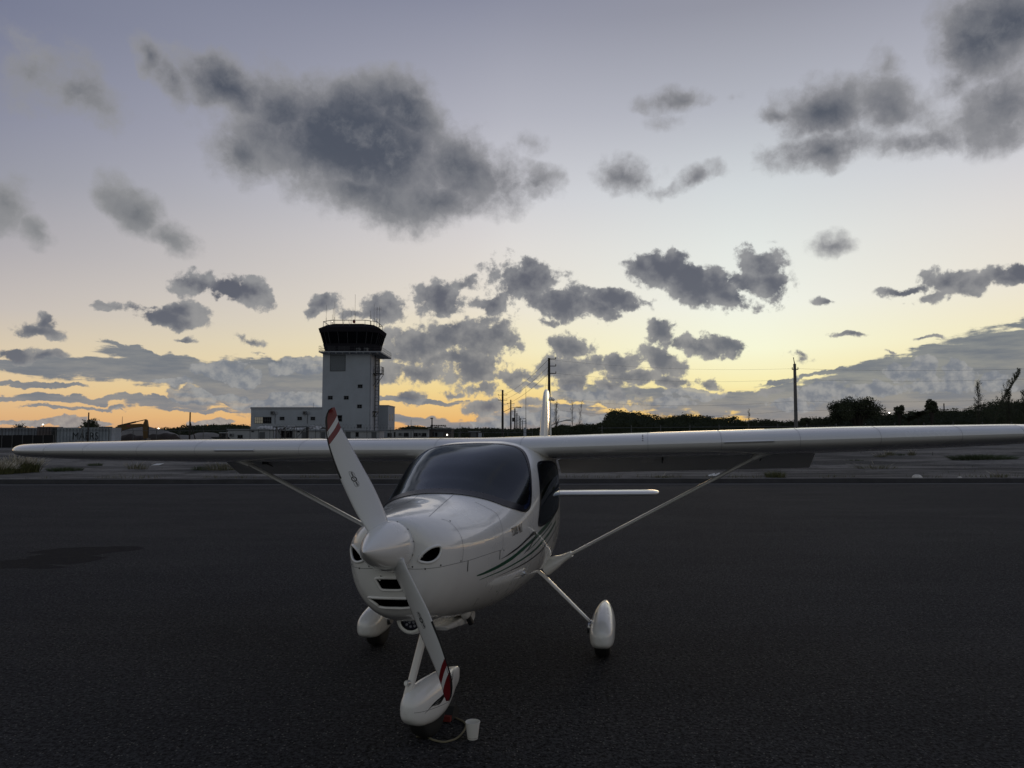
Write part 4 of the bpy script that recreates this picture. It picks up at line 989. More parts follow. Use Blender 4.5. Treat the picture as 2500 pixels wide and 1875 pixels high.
ys_g = [0.35, 0.55, 0.9] + list(np.arange(1.4, 34, 0.4)) + [36, 40, 46, 55, 70, 95, 130, 200, 400, 900, 2500, 6000]
V = [(x, KY(min(max(x, -160), 160)) + d, gz(x, KY(min(max(x, -160), 160)) + d) if d < 300 else 0.3) for d in ys_g for x in xs_g]; nx = len(xs_g)
F = [(j * nx + i, j * nx + i + 1, (j + 1) * nx + i + 1, (j + 1) * nx + i) for j in range(len(ys_g) - 1) for i in range(nx - 1)]
mesh('ground', V, F, DIRT, smooth=True, kind='structure')
mesh('ground', [(-4000, -3000, -0.06), (4000, -3000, -0.06), (4000, 32, -0.06), (-4000, 32, -0.06)], [(0, 1, 2, 3)], DIRT, kind='structure')
CONC = mat('kerb_bitumen', raw=(0.045, 0.045, 0.048), rough=0.9, vary_=0.35, vscale=1.5, bump=0.5, bscale=10)
kb = MB(); n = 120; V = []
for i in range(n + 1):
    x = -80 + 160 * i / n; y = KY(x) + 0.03 * noise.noise(Vector((x, 0, 0))); h = 0.155 + 0.02 * noise.noise(Vector((x * 0.7, 5, 0)))
    V += [(x, y, -0.002), (x, y + 0.05, h), (x, y + 0.42, h + 0.004), (x, y + 0.50, 0.1)]
F = [(4 * i + a, 4 * (i + 1) + a, 4 * (i + 1) + a + 1, 4 * i + a + 1) for i in range(n) for a in range(3)]
mesh('kerb', V, F, CONC, smooth=False, kind='structure')
TAR = mat('worn_edge_strip', raw=(0.050, 0.050, 0.052), rough=0.9, vary_=0.3, vscale=2)
V = []
for i in range(n + 1):
    x = -80 + 160 * i / n; V += [(x, KY(x) - 0.95 + 0.1 * noise.noise(Vector((x * 0.4, 8, 0))), 0.004), (x, KY(x) - 0.45 + 0.1 * noise.noise(Vector((x * 0.4, 2, 0))), 0.004)]
mesh('gutter_line', V, [(2 * i, 2 * i + 2, 2 * i + 3, 2 * i + 1) for i in range(n)], TAR, kind='structure')

JNT = mat('paving_joint_tar', raw=(0.010, 0.010, 0.011), rough=0.7, spec=0.2)
for (a, b_) in (((-60, 1278.5), (440, 1281)), ((440, 1276), (575, 1254)), ((1700, 1202), (2560, 1206)), ((1330, 1262), (2560, 1290)), ((150, 1232), (900, 1236))):
    P0, P1 = Vector(gp(*a)), Vector(gp(*b_)); V = []; n_ = 60
    for i in range(n_ + 1):
        q = P0.lerp(P1, i / n_); wob = 0.04 * noise.noise(Vector((q.x * 1.1, q.y, 3))); wd = 0.012 + 0.006 * noise.noise(Vector((q.x * 2, 5, q.y)))
        V += [(q.x, q.y + wob - wd, 0.003), (q.x, q.y + wob + wd, 0.003)]
    mesh('paving_joint', V, [(2 * i, 2 * i + 2, 2 * i + 3, 2 * i + 1) for i in range(n_)], JNT, kind='structure')

# ---- weeds and grass
def grass_mat(name, a, b_, bl=None):
    m, nt, bs = nodes_mat(name); oi = nt.nodes.new('ShaderNodeTexCoord').outputs['Object']
    f = g_mr(nt, g_noise(nt, oi, 6, 3), 0.35, 0.65); nt.links.new(g_mix(nt, f, a, b_), bs.inputs['Base Color']); bs.inputs['Roughness'].default_value = 0.7
    return m
GR1 = grass_mat('tall_grass_leaf', (0.07, 0.085, 0.028), (0.13, 0.13, 0.05)); GRH = grass_mat('grass_seed_heads', (0.42, 0.38, 0.30), (0.55, 0.50, 0.42))
GR2 = grass_mat('low_green_weed', (0.035, 0.055, 0.018), (0.06, 0.085, 0.028)); GR3 = grass_mat('dry_weed', (0.16, 0.145, 0.09), (0.10, 0.105, 0.05))
def tuft(name, c, w, d_, h, n, mats, heads=0.0, lean=0.35, label=None, group=None, parent=None, cat='grass', bw=0.02):
    V = []; F = []; fm = []
    for i in range(n):
        a = rnd.uniform(0, 6.283); r = math.sqrt(rnd.random()); bx, by = math.cos(a) * r * w / 2, math.sin(a) * r * d_ / 2
        hh = h * rnd.uniform(0.55, 1.05) * (1 - 0.35 * r); lx, ly = rnd.gauss(0, lean) * hh + bx * 0.4, rnd.gauss(0, lean) * hh + by * 0.4
        t = rnd.uniform(0, 3.14); wx, wy = math.cos(t) * bw / 2, math.sin(t) * bw / 2; z0 = -0.05
        b0 = len(V); V += [(bx - wx, by - wy, z0), (bx + wx, by + wy, z0), (bx + lx * 0.5 + wx * .7, by + ly * 0.5 + wy * .7, hh * 0.62), (bx + lx * 0.5 - wx * .7, by + ly * 0.5 - wy * .7, hh * 0.62), (bx + lx, by + ly, hh)]
        F += [(b0, b0 + 1, b0 + 2, b0 + 3), (b0 + 3, b0 + 2, b0 + 4)]; fm += [0, 0]
        if rnd.random() < heads:
            b0 = len(V); e = Vector((lx, ly, hh * 0.5)).normalized() * 0.22; ww = 0.016
            V += [(bx + lx - ww, by + ly, hh * 0.92), (bx + lx + ww, by + ly, hh * 0.92), (bx + lx + e.x + ww * .4, by + ly + e.y, hh * 0.92 + e.z), (bx + lx + e.x - ww * .4, by + ly + e.y, hh * 0.92 + e.z)]
            F.append((b0, b0 + 1, b0 + 2, b0 + 3)); fm.append(1)
    o = mesh(name, V, F, mats, parent, fm=fm); o.location = c
    if label: o['label'] = label; o['category'] = cat
    if group: o['group'] = group
    return o
def on_gnd(px, py):
    for y in np.arange(KERB_Y + 0.7, 120, 0.15):
        p = at(px, py, float(y))
        if p.z <= gz(p.x, p.y): return Vector((p.x, p.y, gz(p.x, p.y)))
    p = at(px, py, 60); return Vector((p.x, 60, gz(p.x, 60)))
GT = 'grass clumps with pale seed heads at the left edge'
for px, py, w, h, lb in ((36, 1155, 1.1, 0.86, 'tallest pale-headed grass clump on the waste ground by the left frame edge'), (72, 1153, 0.8, 0.72, 'smaller seeding grass clump just right of the tallest one at the left edge'), (4, 1158, 0.8, 0.55, 'short grass clump cut by the left edge of the photo')):
    tuft('grass_clump', on_gnd(px, py), w, 0.8, h, 420, [GR1, GRH], 0.32, 0.28, lb, GT)
for px, py, w, h, n_, m_, lb in [
    (158, 1150, 1.5, 0.26, 500, GR2, 'low dark green weed patch beyond the apron, under the left wing tip'), (232, 1137, 0.7, 0.22, 160, GR2, 'small dark weed on the ridge under the left wing'),
    (335, 1146, 0.9, 0.40, 120, GR3, 'thin dry weed standing beside the pale litter sheet'), (545, 1148, 1.6, 0.50, 260, GR3, 'yellowish weed clump under the left wing near the strut'), (490, 1148, 0.8, 0.30, 120, GR2, 'small dark weed left of the yellowish clump near the strut'),
    (1893, 1166, 0.75, 0.36, 260, GR1, 'green grass tuft at the kerb right of the right wing strut'), (1612, 1166, 0.6, 0.12, 60, GR3, 'tiny dry weed at the kerb behind the right strut'),
    (2398, 1122, 3.6, 0.42, 1500, GR2, 'wide dense green mat of ground cover on the right waste ground'), (2172, 1112, 0.7, 0.46, 150, GR3, 'feathery dry weed on the ridge below the right wing, leftmost of the row'), (2150, 1116, 0.9, 0.30, 130, GR3, 'low weed beside the feathery one below the right wing'),
    (2226, 1112, 0.5, 0.50, 110, GR3, 'tall single feathery weed on the ridge below the right wing'), (2198, 1112, 0.7, 0.22, 90, GR2, 'small dark weed between two feathery weeds under the right wing'), (2135, 1144, 1.9, 0.30, 170, GR3, 'sparse dry grass strip in front of the ridge on the right'),
    (2442, 1166, 0.6, 0.22, 80, GR3, 'dry tuft at the kerb near the right edge'), (2088, 1125, 0.9, 0.12, 90, GR2, 'flat dark weed in the gravel below the right wing')]:
    tuft('weed_clump', on_gnd(px, py), w, w * 0.6, h, n_, [m_, GRH], 0.06 if m_ is GR3 else 0, 0.4, lb, 'weeds scattered over the waste ground', cat='weed', bw=0.018)
# thin dry growth along the kerb, beyond counting
V = []; F = []
for i in range(2600):
    x = rnd.uniform(-26, 30); dd = rnd.uniform(0.45, 1.6) if rnd.random() < 0.7 else rnd.uniform(1, 16)
    if noise.noise(Vector((x * 0.5, dd * 0.2, 4))) < -0.05: continue
    y = KY(x) + dd; z = gz(x, y) - 0.02; h = rnd.uniform(0.04, 0.16) * (1.3 if dd < 1.6 else 1); a = rnd.uniform(0, 3.14); b0 = len(V)
    V += [(x - 0.012 * math.cos(a), y - 0.012 * math.sin(a), z), (x + 0.012 * math.cos(a), y + 0.012 * math.sin(a), z), (x + rnd.gauss(0, 0.05), y + rnd.gauss(0, 0.05), z + h)]; F.append((b0, b0 + 1, b0 + 2))
mesh('dry_grass', V, F, GR3, label='thin dry grass stalks growing behind the kerb', category='grass', kind='stuff')
STONE = mat('pale_stone', raw=(0.62, 0.60, 0.56), rough=0.9, vary_=0.25, vscale=5, bump=0.6, bscale=12)
STONED = mat('grey_stone', raw=(0.22, 0.21, 0.20), rough=0.95, vary_=0.3, vscale=5)
def boulder(c, sx, sy, sz, m, label, name='boulder', cat='rock'):
    bm = bmesh.new(); bmesh.ops.create_icosphere(bm, subdivisions=4, radius=1)
    for v in bm.verts:
        k = 1 + 0.10 * noise.noise(v.co * 2.0 + Vector(c)) + 0.03 * noise.noise(v.co * 7); v.co = Vector((v.co.x * sx * k, v.co.y * sy * k, v.co.z * sz * k))
    me = bpy.data.meshes.new(name); bm.to_mesh(me); bm.free(); me.materials.append(m); me.polygons.foreach_set('use_smooth', [True] * len(me.polygons)); o = link(name, me, None, label=label, category=cat); o.location = c; return o
pb = at(2239, 1166, KY(0) + 1.1); boulder((pb.x, pb.y, 0.13), 0.20, 0.18, 0.145, STONE, 'rounded white boulder sitting just behind the kerb on the right')
pb = at(2343, 1165, KY(0) + 1.1); boulder((pb.x, pb.y, 0.14), 0.085, 0.08, 0.055, STONE, 'small pale stone behind the kerb, right of the white boulder', cat='stone')
LITTER = mat('pale_litter', raw=(0.7, 0.7, 0.68), rough=0.8)
p = on_gnd(384, 1137); mb = MB(); mb.add([(-0.26, -0.12, 0.03), (0.16, -0.15, 0.04), (0.27, 0.16, 0.12), (-0.12, 0.18, 0.10), (-0.26, -0.12, 0.015), (0.16, -0.15, 0.025), (0.27, 0.16, 0.105), (-0.12, 0.18, 0.085)], [(0, 1, 2, 3), (7, 6, 5, 4), (0, 4, 5, 1), (1, 5, 6, 2), (2, 6, 7, 3), (3, 7, 4, 0)])
o = mb.build('litter_sheet', LITTER, label='pale flat litter sheet lying on the ridge under the left wing', category='litter'); o.location = p
p = on_gnd(1742, 1163); mb = MB()
for i in range(5):
    t = rnd.uniform(-0.25, 0.25); mb.add([(t - .14, -0.06, 0.01), (t + .12, -0.09, 0.015), (t + .16, 0.08, 0.07 + 0.02 * i), (t - .1, 0.09, 0.05)], [(0, 1, 2, 3)])
o = mb.build('plastic_bag', LITTER, label='crumpled white plastic litter at the kerb behind the right strut', category='litter'); o.location = p
POST = mat('grey_marker', raw=(0.10, 0.10, 0.10), rough=0.8)
for px, py, h, lb in ((2102, 1105, 0.42, 'short marker stake on the waste ground under the right wing'), (2277, 1112, 0.26, 'thin short marker stake right of the feathery weeds')):
    p = on_gnd(px, py); mb = MB(); mb.cyl((0, 0, -0.05), (0, 0, h), 0.022, 0.022, 8)
    if h > .4: mb.box((-0.05, -0.01, h - 0.17), (0.05, 0.01, h))
    o = mb.build('marker_stake', POST, label=lb, category='stake'); o.location = p

# ================================================================== small things under the nose
CUPM = mat('white_paper', raw=(0.78, 0.77, 0.73), rough=0.6)
cupc = gp(1154, 1803); cup = empty('paper_cup', cupc, 0, label='white paper cup standing on the asphalt by the nose wheel', category='cup')
rb, rt, ch = 0.0325, 0.0445, 0.102; V = []; n = 48
rings_ = [(rb - 0.0005, 0.0), (rb, 0.001), (rt, ch), (rt - 0.001, ch - 0.001), (rb + 0.0005, 0.008), (0.0005, 0.008)]
V, F = loft([[(math.cos(t) * r, math.sin(t) * r, z) for t in np.linspace(0, 2 * math.pi, n + 1)[:-1]] for r, z in rings_], False)
smooth_angle(MB().add(V, F).build('cup_wall', CUPM, cup), 30)
mb = MB(); mb.tube([(math.cos(t) * rt, math.sin(t) * rt, ch) for t in np.linspace(0, 2 * math.pi, n + 1)[:-1]], 0.0024, 8, closed=True); mb.build('cup_rim', CUPM, cup, smooth=True)
mb = MB(); mb.cyl((0, 0, 0.0085), (0, 0, 0.022), 0.0335, 0.0345, 40); mb.build('coffee', mat('coffee_dregs', raw=(0.25, 0.20, 0.15), rough=0.2), cup)
ROPE = mat('chock_rope', raw=(0.20, 0.18, 0.12), rough=0.9)
rp = [(1100,1748),(1110,1754),(1122,1759),(1134,1766),(1137.5,1774),(1134,1784),(1127,1794),(1119,1802),(1110,1807.5),(1097,1811.5),(1084,1814),(1070,1812),(1057,1808.5),(1046,1803),(1036,1800.5),(1026,1800),(1016,1800)]
pts = smooth_open([Vector(gp(*p)) + Vector((0, 0, 0.0065)) for p in rp], 5)
mb = MB(); mb.tube(pts, 0.0062, 8); mb.build('chock_rope', ROPE, smooth=True, label='thin beige rope looping over the asphalt from the wheel chock', category='rope')
ck = empty('wheel_chock', (-0.50, 5.28, 0), R_(-14), label='black wheel chock with a red end block behind the nose wheel cover', category='chock')
mb = MB(); mb.prism([(-0.05, 0.0), (0.09, 0.0), (0.09, 0.05), (0.05, 0.085), (0.0, 0.085), (-0.05, 0.03)], 0, -0.13, 0.12); mb.build('chock_body', RUBBER, ck)
mb = MB(); mb.box((0.02, -0.085, 0.012), (0.118, -0.052, 0.045)); o = mb.build('red_block', mat('red_rubber', raw=(0.16, 0.015, 0.01), rough=0.7), ck)
#__PART4__
# ================================================================== control tower and its buildings
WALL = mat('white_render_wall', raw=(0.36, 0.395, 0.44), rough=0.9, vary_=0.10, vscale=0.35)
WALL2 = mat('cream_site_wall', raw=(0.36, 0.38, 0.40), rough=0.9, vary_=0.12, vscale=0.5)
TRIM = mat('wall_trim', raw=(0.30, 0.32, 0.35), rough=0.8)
CABM = mat('dark_cab_cladding', raw=(0.026, 0.025, 0.030), rough=0.9, spec=0.0)
WGL = mat('dark_window_glass', raw=(0.006, 0.0065, 0.009), rough=0.35, spec=0.06)
FRAME = mat('window_frame', raw=(0.09, 0.10, 0.11), rough=0.6)
STEEL = mat('dark_steel', raw=(0.03, 0.033, 0.04), rough=0.6)
GALV = mat('galvanised_steel', raw=(0.10, 0.105, 0.11), rough=0.6, metal=0.3)
ACM = mat('aircon_casing', raw=(0.16, 0.17, 0.18), rough=0.6)
CGL = mat('cab_glass', raw=(0.006, 0.0065, 0.009), rough=0.5, spec=0.0)
SHUT = mat('louvre_slat', raw=(0.13, 0.15, 0.17), rough=0.7)
LAMP = bpy.data.materials.new('lit_lamp'); LAMP.use_nodes = True; _b = LAMP.node_tree.nodes['Principled BSDF']; _b.inputs['Emission Color'].default_value = (1, 0.9, 0.75, 1); _b.inputs['Emission Strength'].default_value = 6
REDL = mat('red_beacon', raw=(0.25, 0.02, 0.01), rough=0.4)
def win(name, x, z, y, w, h, cols, rows, parent, face='y', sgn=-1, gm=WGL, fm=FRAME, deep=0.10):
    """a framed window standing in a wall whose outer face is at y (or x): frame object with each pane a child"""
    f = MB(); t = 0.055; pr = 0.03
    def B(mb, a0, a1, z0, z1, d0, d1):
        if face == 'y': mb.box((a0, y + sgn * d0, z0), (a1, y + sgn * d1, z1))
        else: mb.box((y + sgn * d0, a0, z0), (y + sgn * d1, a1, z1))
    B(f, x - w/2 - t, x + w/2 + t, z + h/2, z + h/2 + t, 0, pr); B(f, x - w/2 - t, x + w/2 + t, z - h/2 - t, z - h/2, 0, pr + 0.03)
    B(f, x - w/2 - t, x - w/2, z - h/2, z + h/2, 0, pr); B(f, x + w/2, x + w/2 + t, z - h/2, z + h/2, 0, pr)
    for i in range(1, cols): xx = x - w/2 + w * i / cols; B(f, xx - .03, xx + .03, z - h/2, z + h/2, 0.002, pr - 0.002)
    for j in range(1, rows): zz = z - h/2 + h * j / rows; B(f, x - w/2, x + w/2, zz - .025, zz + .025, 0.004, pr - 0.004)
    o = f.build(name, fm, parent)
    for i in range(cols):
        for j in range(rows):
            q = MB(); B(q, x - w/2 + w * i / cols + .025, x - w/2 + w * (i + 1) / cols - .025, z - h/2 + h * j / rows + .02, z - h/2 + h * (j + 1) / rows - .02, 0.001, 0.012)
            q.build('pane', gm, o)
    return o
def rail(mb, pts, h, posts, r=0.025, rails=(1.0, 0.5), n=6):
    pts = [Vector(p) for p in pts]
    for k in rails: 
        for a, b in zip(pts[:-1], pts[1:]): mb.cyl(a + Vector((0, 0, h * k)), b + Vector((0, 0, h * k)), r, n=n)
    for a, b in zip(pts[:-1], pts[1:]):
        m = max(1, round((b - a).length / posts))
        for i in range(m + 1): q = a.lerp(b, i / m); mb.cyl(q, q + Vector((0, 0, h)), r, n=n)
D = 170.0
tx0, tx1 = X_at(785.2, D), X_at(901, D); ty0, ty1 = D, D + 13; tz = Z_at(861, D)
tower = empty('control_tower', ((tx0 + tx1) / 2, ty0, 0), 0, label='tall white airport control tower with dark octagonal glass cab and rooftop antennas', category='control tower')
def rel(parent):                                # parts are written in world coordinates; shift them under the root
    off = parent.location
    for o in COL.objects:
        if o.parent == parent and o.type == 'MESH' and not o.get('_r'):
            o.data.transform(Matrix.Translation(-off)); o['_r'] = 1
            for c_ in COL.objects:
                if c_.parent == o and not c_.get('_r'): c_.data.transform(Matrix.Translation(-off)); c_['_r'] = 1
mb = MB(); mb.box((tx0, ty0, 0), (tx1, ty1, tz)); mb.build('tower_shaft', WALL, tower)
mb = MB(); mb.box((tx0 - .04, ty0 - .05, tz - 0.5), (tx1 + .04, ty1 + .02, tz - 0.42)); mb.build('shaft_trim', TRIM, tower)
for px, py, w, h, c_, r_ in ((877.8, 943, 1.0, 0.72, 2, 2), (805, 971, 1.0, 0.74, 2, 2), (844.3, 971, 1.0, 0.74, 2, 2), (877, 992.3, 1.0, 0.74, 2, 2), (877, 1040.5, 1.0, 0.74, 2, 2), (829, 1021.5, 0.95, 1.35, 1, 2)):
    win('window', X_at(px, D), Z_at(py, D), ty0, w, h, c_, r_, tower)
for yy_, zz in ((6.0, 12.5), (6.0, 6.0)): win('window', ty0 + yy_, zz, tx1, 0.9, 0.7, 2, 2, tower, 'x', 1)
# louvred opening
lx0, lx1, lz0, lz1 = X_at(804.6, D), X_at(840, D), Z_at(904.8, D), Z_at(866.8, D)
f = MB(); 
for a, b in (((lx0 - .12, ty0 - .08, lz0 - .12), (lx1 + .12, ty0, lz0)), ((lx0 - .12, ty0 - .12, lz1), (lx1 + .12, ty0, lz1 + .14)), ((lx0 - .12, ty0 - .08, lz0), (lx0, ty0, lz1)), ((lx1, ty0 - .08, lz0), (lx1 + .12, ty0, lz1))): f.box(a, b)
lf = f.build('louvre_frame', FRAME, tower); ns = 16
for i in range(ns):
    z = lz0 + (lz1 - lz0) * (i + 0.1) / ns; s_ = MB(); hs = (lz1 - lz0) / ns; s_.prism([(ty0 - 0.05, z), (ty0 - 0.04, z), (ty0 - 0.003, z + hs * .85), (ty0 - 0.02, z + hs * .85)], 0, lx0, lx1); s_.build('slat', SHUT, lf)
# balcony
bx0, bx1 = X_at(774.5, D - 1.4), X_at(938, D + 5); by0, by1 = ty0 - 1.4, ty1 + 1.4; bz = Z_at(861, D)
mb = MB(); mb.box((bx0, by0, bz), (bx1, by1, bz + 0.22))
for i in range(9): xx = bx0 + (bx1 - bx0) * (i + .5) / 9; mb.box((xx - .09, by0 + .1, bz - 0.25), (xx + .09, ty0 - .001, bz - .002))
mb.build('balcony', TRIM, tower)
mb = MB(); e = 0.06; rail(mb, [(bx0 + e, by1 - e, bz + .22), (bx0 + e, by0 + e, bz + .22), (bx1 - e, by0 + e, bz + .22), (bx1 - e, by1 - e, bz + .22)], 1.15, 1.15, 0.028, (1.0, 0.5, 0.12)); mb.build('balcony_railing', STEEL, tower)
mb = MB()
for i in range(44):
    xx = X_at(800, D) + i * 0.11
    if i < 16 or i > 20: mb.box((xx, by0 + .10, bz + .35), (xx + .05, by0 + .13, bz + 1.3))
mb.build('balcony_screen', STEEL, tower)
for i, px in enumerate((872, 891)):
    x = X_at(px, D - .8); mb = MB(); mb.box((x - .45, ty0 - .95, bz + .23), (x + .45, ty0 - .55, bz + 1.0)); o = mb.build('aircon_unit', ACM, tower)
    q = MB(); q.cyl((x - .1, ty0 - .952, bz + .62), (x - .1, ty0 - .975, bz + .62), .3, n=20); q.build('fan_grille', STEEL, o)
# the cab: chamfered square, flaring upward
ccx, ccy = (tx0 + tx1) / 2 + 0.15, (ty0 + ty1) / 2
def octo(hw, ch, z): 
    s_ = hw - ch; return [(ccx - s_, ccy - hw, z), (ccx + s_, ccy - hw, z), (ccx + hw, ccy - s_, z), (ccx + hw, ccy + s_, z), (ccx + s_, ccy + hw, z), (ccx - s_, ccy + hw, z), (ccx - hw, ccy + s_, z), (ccx - hw, ccy - s_, z)]
cab0, cab1 = bz + .221, Z_at(797, D - 0.5); hw0, hw1 = 5.45, 6.95; c0, c1 = 1.7, 2.35
def lv(k, inn=0.0): return octo(hw0 + (hw1 - hw0) * k - inn, c0 + (c1 - c0) * k, cab0 + (cab1 - cab0) * k)
def ringmesh(rs, cap=True): return loft(rs, cap)
kg0, kg1 = 0.36, 0.82
V, F = ringmesh([lv(0), lv(kg0)]); MB().add(V, F).build('cab_wall', CABM, tower)
V, F = ringmesh([lv(kg1), lv(1.0), octo(hw1 - 1.6, c1 - .3, cab1 + 0.95), octo(hw1 - 1.9, c1 - .4, cab1 + 1.0)]); MB().add(V, F).build('cab_roof', CABM, tower)
A_, B_ = lv(kg0 + .004, .12), lv(kg1 - .004, .12)
for s_ in range(8):
    npn_ = 4 if s_ % 2 == 0 else 2; a0, a1 = Vector(A_[s_]), Vector(A_[(s_ + 1) % 8]); b0, b1_ = Vector(B_[s_]), Vector(B_[(s_ + 1) % 8])
    for i in range(npn_):
        k0, k1 = (i + .02) / npn_, (i + .98) / npn_; MBp = MB(); q = [a0.lerp(a1, k0), a0.lerp(a1, k1), b0.lerp(b1_, k1), b0.lerp(b1_, k0)]
        nr = (q[1] - q[0]).cross(q[3] - q[0]).normalized() * 0.03; MBp.add(q + [v - nr for v in q], [(0, 1, 2, 3), (7, 6, 5, 4), (0, 4, 5, 1), (1, 5, 6, 2), (2, 6, 7, 3), (3, 7, 4, 0)]); MBp.build('window_pane', CGL, tower)
        mull = MB(); mull.cyl(a0.lerp(a1, i / npn_), b0.lerp(b1_, i / npn_), 0.07, n=6); mull.build('mullion', STEEL, tower)
rz = cab1 + 1.0; rr_ = octo(hw1 - 0.9, c1 - .1, cab1 + 0.50); rr_ = rr_ + [rr_[0]]
mb = MB(); 
for a, b in zip(rr_[:-1], rr_[1:]): mb.cyl(Vector(a) + Vector((0, 0, 1.15)), Vector(b) + Vector((0, 0, 1.15)), 0.07, n=6)
for a in rr_[:-1]: mb.cyl(a, Vector(a) + Vector((0, 0, 1.15)), 0.06, n=6)
for s_ in range(0, 8, 2):
    a, b = Vector(rr_[s_]), Vector(rr_[s_ + 1]); mb.cyl(a.lerp(b, .36), a.lerp(b, .39) + Vector((0, 0, 1.15)), 0.05, n=6); mb.cyl(a.lerp(b, .55), a.lerp(b, .52) + Vector((0, 0, 1.15)), 0.05, n=6)
mb.build('roof_rail', TRIM, tower)
bm_ = MB(); bx = X_at(858.5, D); bm_.cyl((bx, ccy - 5.5, rz + .1), (bx, ccy - 5.5, rz + .35), .28, n=14); bm_.cyl((bx, ccy - 5.5, rz + .35), (bx, ccy - 5.5, rz + .85), .36, .22, 14); bm_.build('red_beacon', REDL, tower)
for px, top, lit in ((792, 742, 0), (807, 766, 1), (813, 733, 0), (809.5, 750, 0), (833, 753, 0), (853.5, 757, 1), (863, 716, 0), (902.5, 768, 1), (901, 757, 0), (910, 740, 0), (917, 747, 0), (924, 745, 0)):
    yy_ = ccy - 4.6 + rnd.uniform(-.5, 3); x = X_at(px, yy_); zt = Z_at(top, yy_); mb = MB(); mb.cyl((x, yy_, rz - .3), (x, yy_, rz + (zt - rz) * .35), .06, n=6); mb.cyl((x, yy_, rz + (zt - rz) * .35), (x, yy_, zt), .028, n=5)
    if px == 924:
        mb.cyl((x - .9, yy_, zt - .7), (x + .3, yy_, zt - .7), .03, n=5)
        for k in (-.9, -.5, -.1, .3): mb.cyl((x + k, yy_, zt - 1.1), (x + k, yy_, zt - .3), .025, n=5)
    o = mb.build('antenna', GALV, tower)
    if lit: q = MB(); q.cyl((x, yy_, rz + .9), (x, yy_, rz + 1.0), .05, .04, 8); q.build('obstruction_light', LAMP, o)
# pipes, ladder, cage and rest platform on the right side
mb = MB(); mb.cyl((tx1 + .14, ty0 + .5, 0), (tx1 + .14, ty0 + .5, tz - .6), .11, n=10); mb.build('downpipe', WALL, tower)
mb = MB(); mb.cyl((tx1 + .14, ty0 + 11.5, 0), (tx1 + .14, ty0 + 11.5, tz - .6), .11, n=10); mb.build('downpipe', WALL, tower)
ly = ty0 + 5.5; lx = tx1 + 0.25
mb = MB(); 
for dy in (-.28, .28): mb.cyl((lx, ly + dy, 1.0), (lx, ly + dy, tz), .07, n=6)
z = 1.2
while z < tz: mb.cyl((lx, ly - .28, z), (lx, ly + .28, z), .028, n=5); z += .38
mb.build('ladder', STEEL, tower)
mb = MB(); z = 3.2
while z < tz - .5:
    pts = [(lx + .75 * math.sin(t), ly - .4 * math.cos(t), z) for t in np.linspace(0, math.pi, 9)]
    for a, b in zip(pts[:-1], pts[1:]): mb.cyl(a, b, .045, n=4)
    z += 0.85
for t in np.linspace(.4, math.pi - .4, 4): mb.cyl((lx + .75 * math.sin(t), ly - .4 * math.cos(t), 3.2), (lx + .75 * math.sin(t), ly - .4 * math.cos(t), tz - .6), .022, n=4)
mb.build('ladder_cage', STEEL, tower)
for zp, wd in ((Z_at(911, D + 4), 2.0), (Z_at(1004, D + 4), 0.9)):
    mb = MB(); mb.box((tx1 + .01, ly - 1.6, zp - .1), (tx1 + wd, ly + 1.6, zp)); 
    if wd > 1: rail(mb, [(tx1 + .1, ly - 1.55, zp), (tx1 + wd - .05, ly - 1.55, zp), (tx1 + wd - .05, ly + 1.55, zp), (tx1 + .1, ly + 1.55, zp)], 1.5, .45, .028, (1.0, .5)); 
    for dy in (-1.5, 1.5): mb.cyl((tx1 + .02, ly + dy, zp - wd * 1.45), (tx1 + wd - .1, ly + dy, zp - .1), .07, n=6)
    mb.build('rest_platform', STEEL, tower)
mb = MB(); mb.cyl((tx1 + .9, ty0 - .8, bz - .15), (tx1 + .9, ty1, bz - .15), .05, n=6); mb.build('service_pipe', STEEL, tower)
rel(tower)
# long two-storey wing left of the tower
ax0, ax1 = X_at(611.5, D), tx0 - 0.02; az_ = Z_at(994.5, D)
annex = empty('office_building', ((ax0 + ax1) / 2, D, 0), 0, label='long white two-storey office block joined to the left of the control tower', category='building')
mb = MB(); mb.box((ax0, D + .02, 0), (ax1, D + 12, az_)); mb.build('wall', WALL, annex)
mb = MB(); mb.box((ax0 - .12, D - .10, az_ - .35), (ax1, D + .018, az_ + .03)); mb.box((ax0 - .12, D + .02, az_ + .001), (ax1, D + 12.1, az_ + .035)); mb.build('parapet_cap', TRIM, annex)
wx0, wx1 = X_at(620.5, D), X_at(662, D); BRG = mat('bright_window_glass', raw=(0.35, 0.33, 0.30), rough=0.04, metal=0.9)
win('window', (wx0 + (wx0 + wx1) / 2) / 2, Z_at(1026, D), D + .02, (wx1 - wx0) / 2 - .05, 1.38, 4, 2, annex, gm=BRG); win('window', ((wx0 + wx1) / 2 + wx1) / 2, Z_at(1026, D), D + .02, (wx1 - wx0) / 2 - .05, 1.38, 4, 2, annex)
for px in (688, 731, 763.3): win('window', X_at(px, D), Z_at(1021.8, D), D + .02, 0.95, 0.68, 2, 2, annex)
for px in (665, 744):
    x = X_at(px, D); z = Z_at(1008, D); mb = MB(); mb.box((x - .40, D - .42, z - .38), (x + .36, D - .02, z + .38)); o = mb.build('aircon_unit', ACM, annex); q = MB(); q.cyl((x - .05, D - .421, z), (x - .05, D - .45, z), .28, n=20); q.build('fan_grille', STEEL, o)
    mb = MB(); mb.tube([(x + .42, D - .05, z), (x + .62, D - .05, z - .2), (x + .52, D - .05, z - .9), (x + .55, D - .05, z - 2.4)], .045, 6); mb.build('coolant_pipe', STEEL, annex)
    mb = MB(); mb.cyl((x + .85, D - .02, z), (x + .85, D - .14, z), .30, n=18); mb.build('vent_cover', TRIM, annex)
